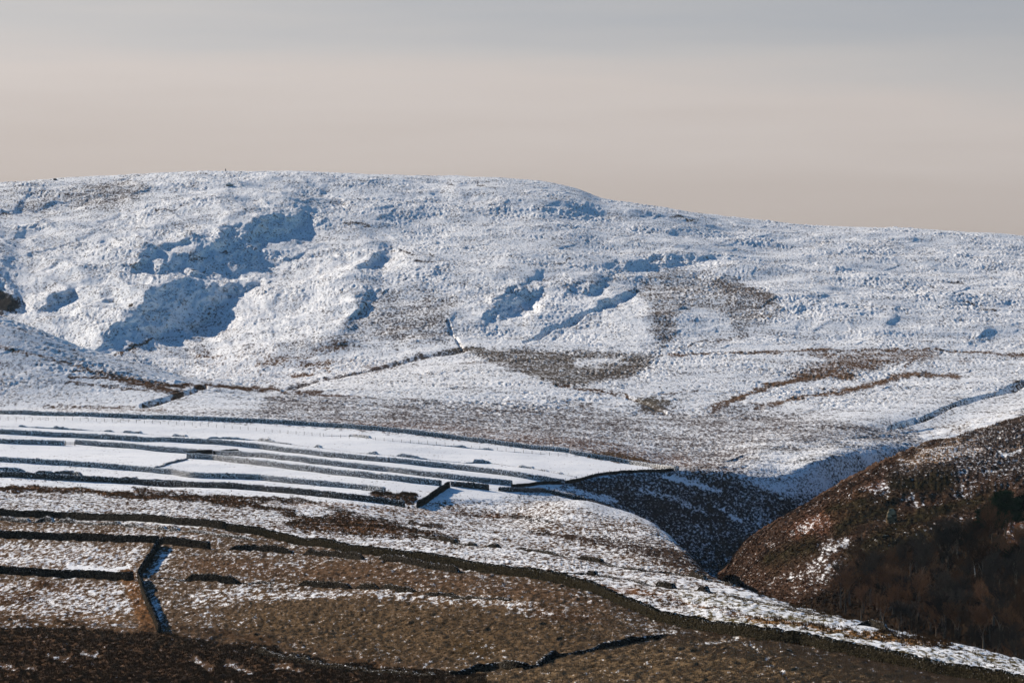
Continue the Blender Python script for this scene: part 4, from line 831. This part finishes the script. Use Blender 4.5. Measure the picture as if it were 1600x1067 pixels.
def make_pine(seed, H_, W_):
    r = np.random.default_rng(seed); segs = [((0, 0, -.3), (.15, 0, H_ * .5), .22, .16), ((.15, 0, H_ * .5), (.05, .1, H_ * .92), .16, .05)]
    cl = []
    for k in range(34):
        z0 = H_ * r.uniform(.28, .9); a = r.uniform(0, 6.28); L = W_ * (1.05 - z0 / H_ * .6) * r.uniform(.6, 1.1); e = np.array([math.cos(a) * L, math.sin(a) * L, z0 + r.uniform(-.2, .7)])
        segs.append(((0.1, 0, z0), tuple(e), .07, .03)); cl.append((e, r.uniform(.55, 1.0))); cl.append((e * [.6, .6, 1], r.uniform(.5, .9)))
    cl.append((np.array([0, 0, H_ * .95]), .8)); cl = [(c, q_ * H_ / 5.5) for c, q_ in cl]
    V, Fc = tubes(segs, 5); root = bpy.data.objects.new('pine_tree', None); C.objects.link(root); link_mesh('trunk', V, Fc, M_BARK, parent=root)
    P_ = []
    for c, rad in cl:
        n = 420; d = r.normal(size=(n, 3)); d /= np.linalg.norm(d, axis=1, keepdims=True); P_.append(c + d * rad * r.uniform(.25, 1.0, (n, 1)) * [1.25, 1.25, .6])
    P_ = np.concatenate(P_); n = len(P_); a = r.normal(size=(n, 3)); a /= np.linalg.norm(a, axis=1, keepdims=True); b = np.cross(a, r.normal(size=(n, 3))); b /= np.linalg.norm(b, axis=1, keepdims=True)
    V = np.stack([P_ - b * .07, P_ + b * .07, P_ + a * .32], 1).reshape(-1, 3); link_mesh('crown', V, np.arange(3 * n).reshape(-1, 3), M_NEEDLE, parent=root)
    return root
for (u_, v_, sd_, H_, W_, lb) in ((1570, 832, 1, 9.5, 4.4, 'largest dark pine tree standing on the right hillside above the wood'), (1545, 838, 2, 7.0, 3.4, 'dark pine tree close to the left of the largest pine'), (1602, 822, 3, 8.0, 3.6, 'dark pine tree cut by the right edge of the picture'),
                                  (1582, 900, 4, 5.0, 1.8, 'small dark evergreen at the top right of the leafless wood'), (1485, 952, 5, 5.0, 2.4, 'green pine tree half hidden in the middle of the leafless wood'), (1562, 862, 6, 3.5, 1.8, 'low dark evergreen between the pines and the leafless wood'), (1375, 910, 7, 3.0, 1.2, 'small green evergreen at the upper left edge of the leafless wood')):
    t = make_pine(sd_, H_, W_); t.location = on_right(u_, v_); tag(t, lb, 'tree')

# ------------------------------------------------------------------ tufts: rushes, heather (uncountable ground cover)
def tufts(name, label, n, region_rows, prob, hgt, wdt, mat, seed, urange=(-40, 1640)):
    r = np.random.default_rng(seed); out = []
    rows = np.arange(*region_rows); cc_ = np.where((U >= urange[0]) & (U <= urange[1]))[0]
    pr = prob(GU[rows][:, cc_], GV[rows][:, cc_], cover[rows][:, cc_]).ravel(); pr = np.maximum(pr, 0); pr = pr / pr.sum()
    pick = r.choice(len(pr), n, p=pr); ri = rows[pick // len(cc_)]; ci = cc_[pick % len(cc_)]
    fr1, fr2 = r.uniform(0, 1, n), r.uniform(0, 1, n); ri2 = np.minimum(ri + 1, NR - 1); ci2 = np.minimum(ci + 1, NU - 1)
    def lerp(A): return (A[ri, ci] * (1 - fr1) + A[ri2, ci] * fr1) * (1 - fr2) + (A[ri, ci2] * (1 - fr1) + A[ri2, ci2] * fr1) * fr2
    P_ = np.stack([lerp(X), lerp(Y), lerp(Z)], -1)
    K = 7; base = np.repeat(P_, K, 0); h = hgt * r.uniform(.5, 1.25, n * K) * np.repeat(r.uniform(.6, 1.3, n), K); a = r.uniform(0, 6.28, n * K); sp_ = wdt * r.uniform(0, 1, n * K)
    b = base + np.stack([np.cos(a) * sp_, np.sin(a) * sp_, 0 * a - .05], -1); t = b + np.stack([np.cos(a) * h * r.uniform(.1, .7, n * K), np.sin(a) * h * r.uniform(.1, .7, n * K), h], -1)
    w = np.stack([np.cos(a + 1.4), np.sin(a + 1.4) * .5, 0 * a], -1) * (wdt * .16)
    V = np.stack([b - w, b + w, t], 1).reshape(-1, 3); o = link_mesh(name, V, np.arange(len(V)).reshape(-1, 3), mat); tag(o, label, 'ground cover', None, 'stuff'); return o
M_RUSH = plain('russet_rushes', (0.12, 0.062, 0.029), .6, .9, 1.2); M_HEA = plain('dark_heather_stems', (0.16, 0.095, 0.052), .7, .9, .8); M_STRAWM = plain('bleached_grass', (0.19, 0.127, 0.074), .7, .9, .9)
tufts('rushes', 'russet brown rushes poking through the snow between the walls', 16000, (rowline['long_wall'], rowline['bank_top']), lambda u, v, c: ((c < .45) * (u < 860) * (v < 850) * 1.0 + (c < .5) * (v > 930) * .3 + .012 * (c < .86)), .42, .38, M_RUSH, 5)
tufts('heather', 'dark brown heather and dead bracken covering the slope at the bottom left', 26000, (rowline['bottom'] - 12, rowline['mid_near'] + 60), lambda u, v, c: (c < .06) * (v > np.interp(u, [-200, 0, 150, 280, 420, 520, 700], [984, 976, 986, 999, 1012, 1036, 1056]) + 5 * vnoise(u / 30, v / 9, 81)) * (u < 760) * 1.0, .34, .32, M_HEA, 6, (-40, 800))
tufts('grass', 'pale tussock grass over the brown pasture below the long wall', 38000, (rowline['bottom'] - 12, rowline['long_wall'] - 4), lambda u, v, c: (c > -.08) * np.clip(.7 - c, 0, 1) * np.clip((v - 800) / 200, .25, 1), .26, .30, M_STRAWM, 7)
tufts('bracken', 'rust brown bracken and heather on the right hillside', 40000, (rowline['gully_floor'], rowline['right_crest']), lambda u, v, c: (u > 1120) * np.clip(.4 - c, 0, .4) * (v < 960), .32, .35, plain('rusty_bracken', (0.075, 0.035, 0.018), .7, .9, .5), 8, (1120, 1650))
print('terrain', NR, NU)

# ------------------------------------------------------------------ thin winter haze
hm = bpy.data.materials.new('haze_air'); hm.use_nodes = True; hm.node_tree.nodes.clear()
pv = hm.node_tree.nodes.new('ShaderNodeVolumePrincipled'); ov = hm.node_tree.nodes.new('ShaderNodeOutputMaterial')
pv.inputs['Color'].default_value = (0.62, 0.80, 1.0, 1); pv.inputs['Density'].default_value = 6.0e-6; pv.inputs['Anisotropy'].default_value = 0.2
hm.node_tree.links.new(pv.outputs[0], ov.inputs['Volume'])
zlo, zhi = float(Z.min()) - 1, float(Z.max()) + 12
xm = float(np.abs(X).max()) + 50; ym = float(Y.max()) + 50
vv = [(a, b, c) for c in (zlo, zhi) for a, b in ((-xm, -60), (xm, -60), (xm, ym), (-xm, ym))]
me = bpy.data.meshes.new('haze'); me.from_pydata(vv, [], [(3, 2, 1, 0), (4, 5, 6, 7), (0, 1, 5, 4), (1, 2, 6, 5), (2, 3, 7, 6), (3, 0, 4, 7)]); me.materials.append(hm)
ho = bpy.data.objects.new('haze', me); C.objects.link(ho); tag(ho, 'thin blue winter haze in the air over the valley', 'haze', None, 'stuff')
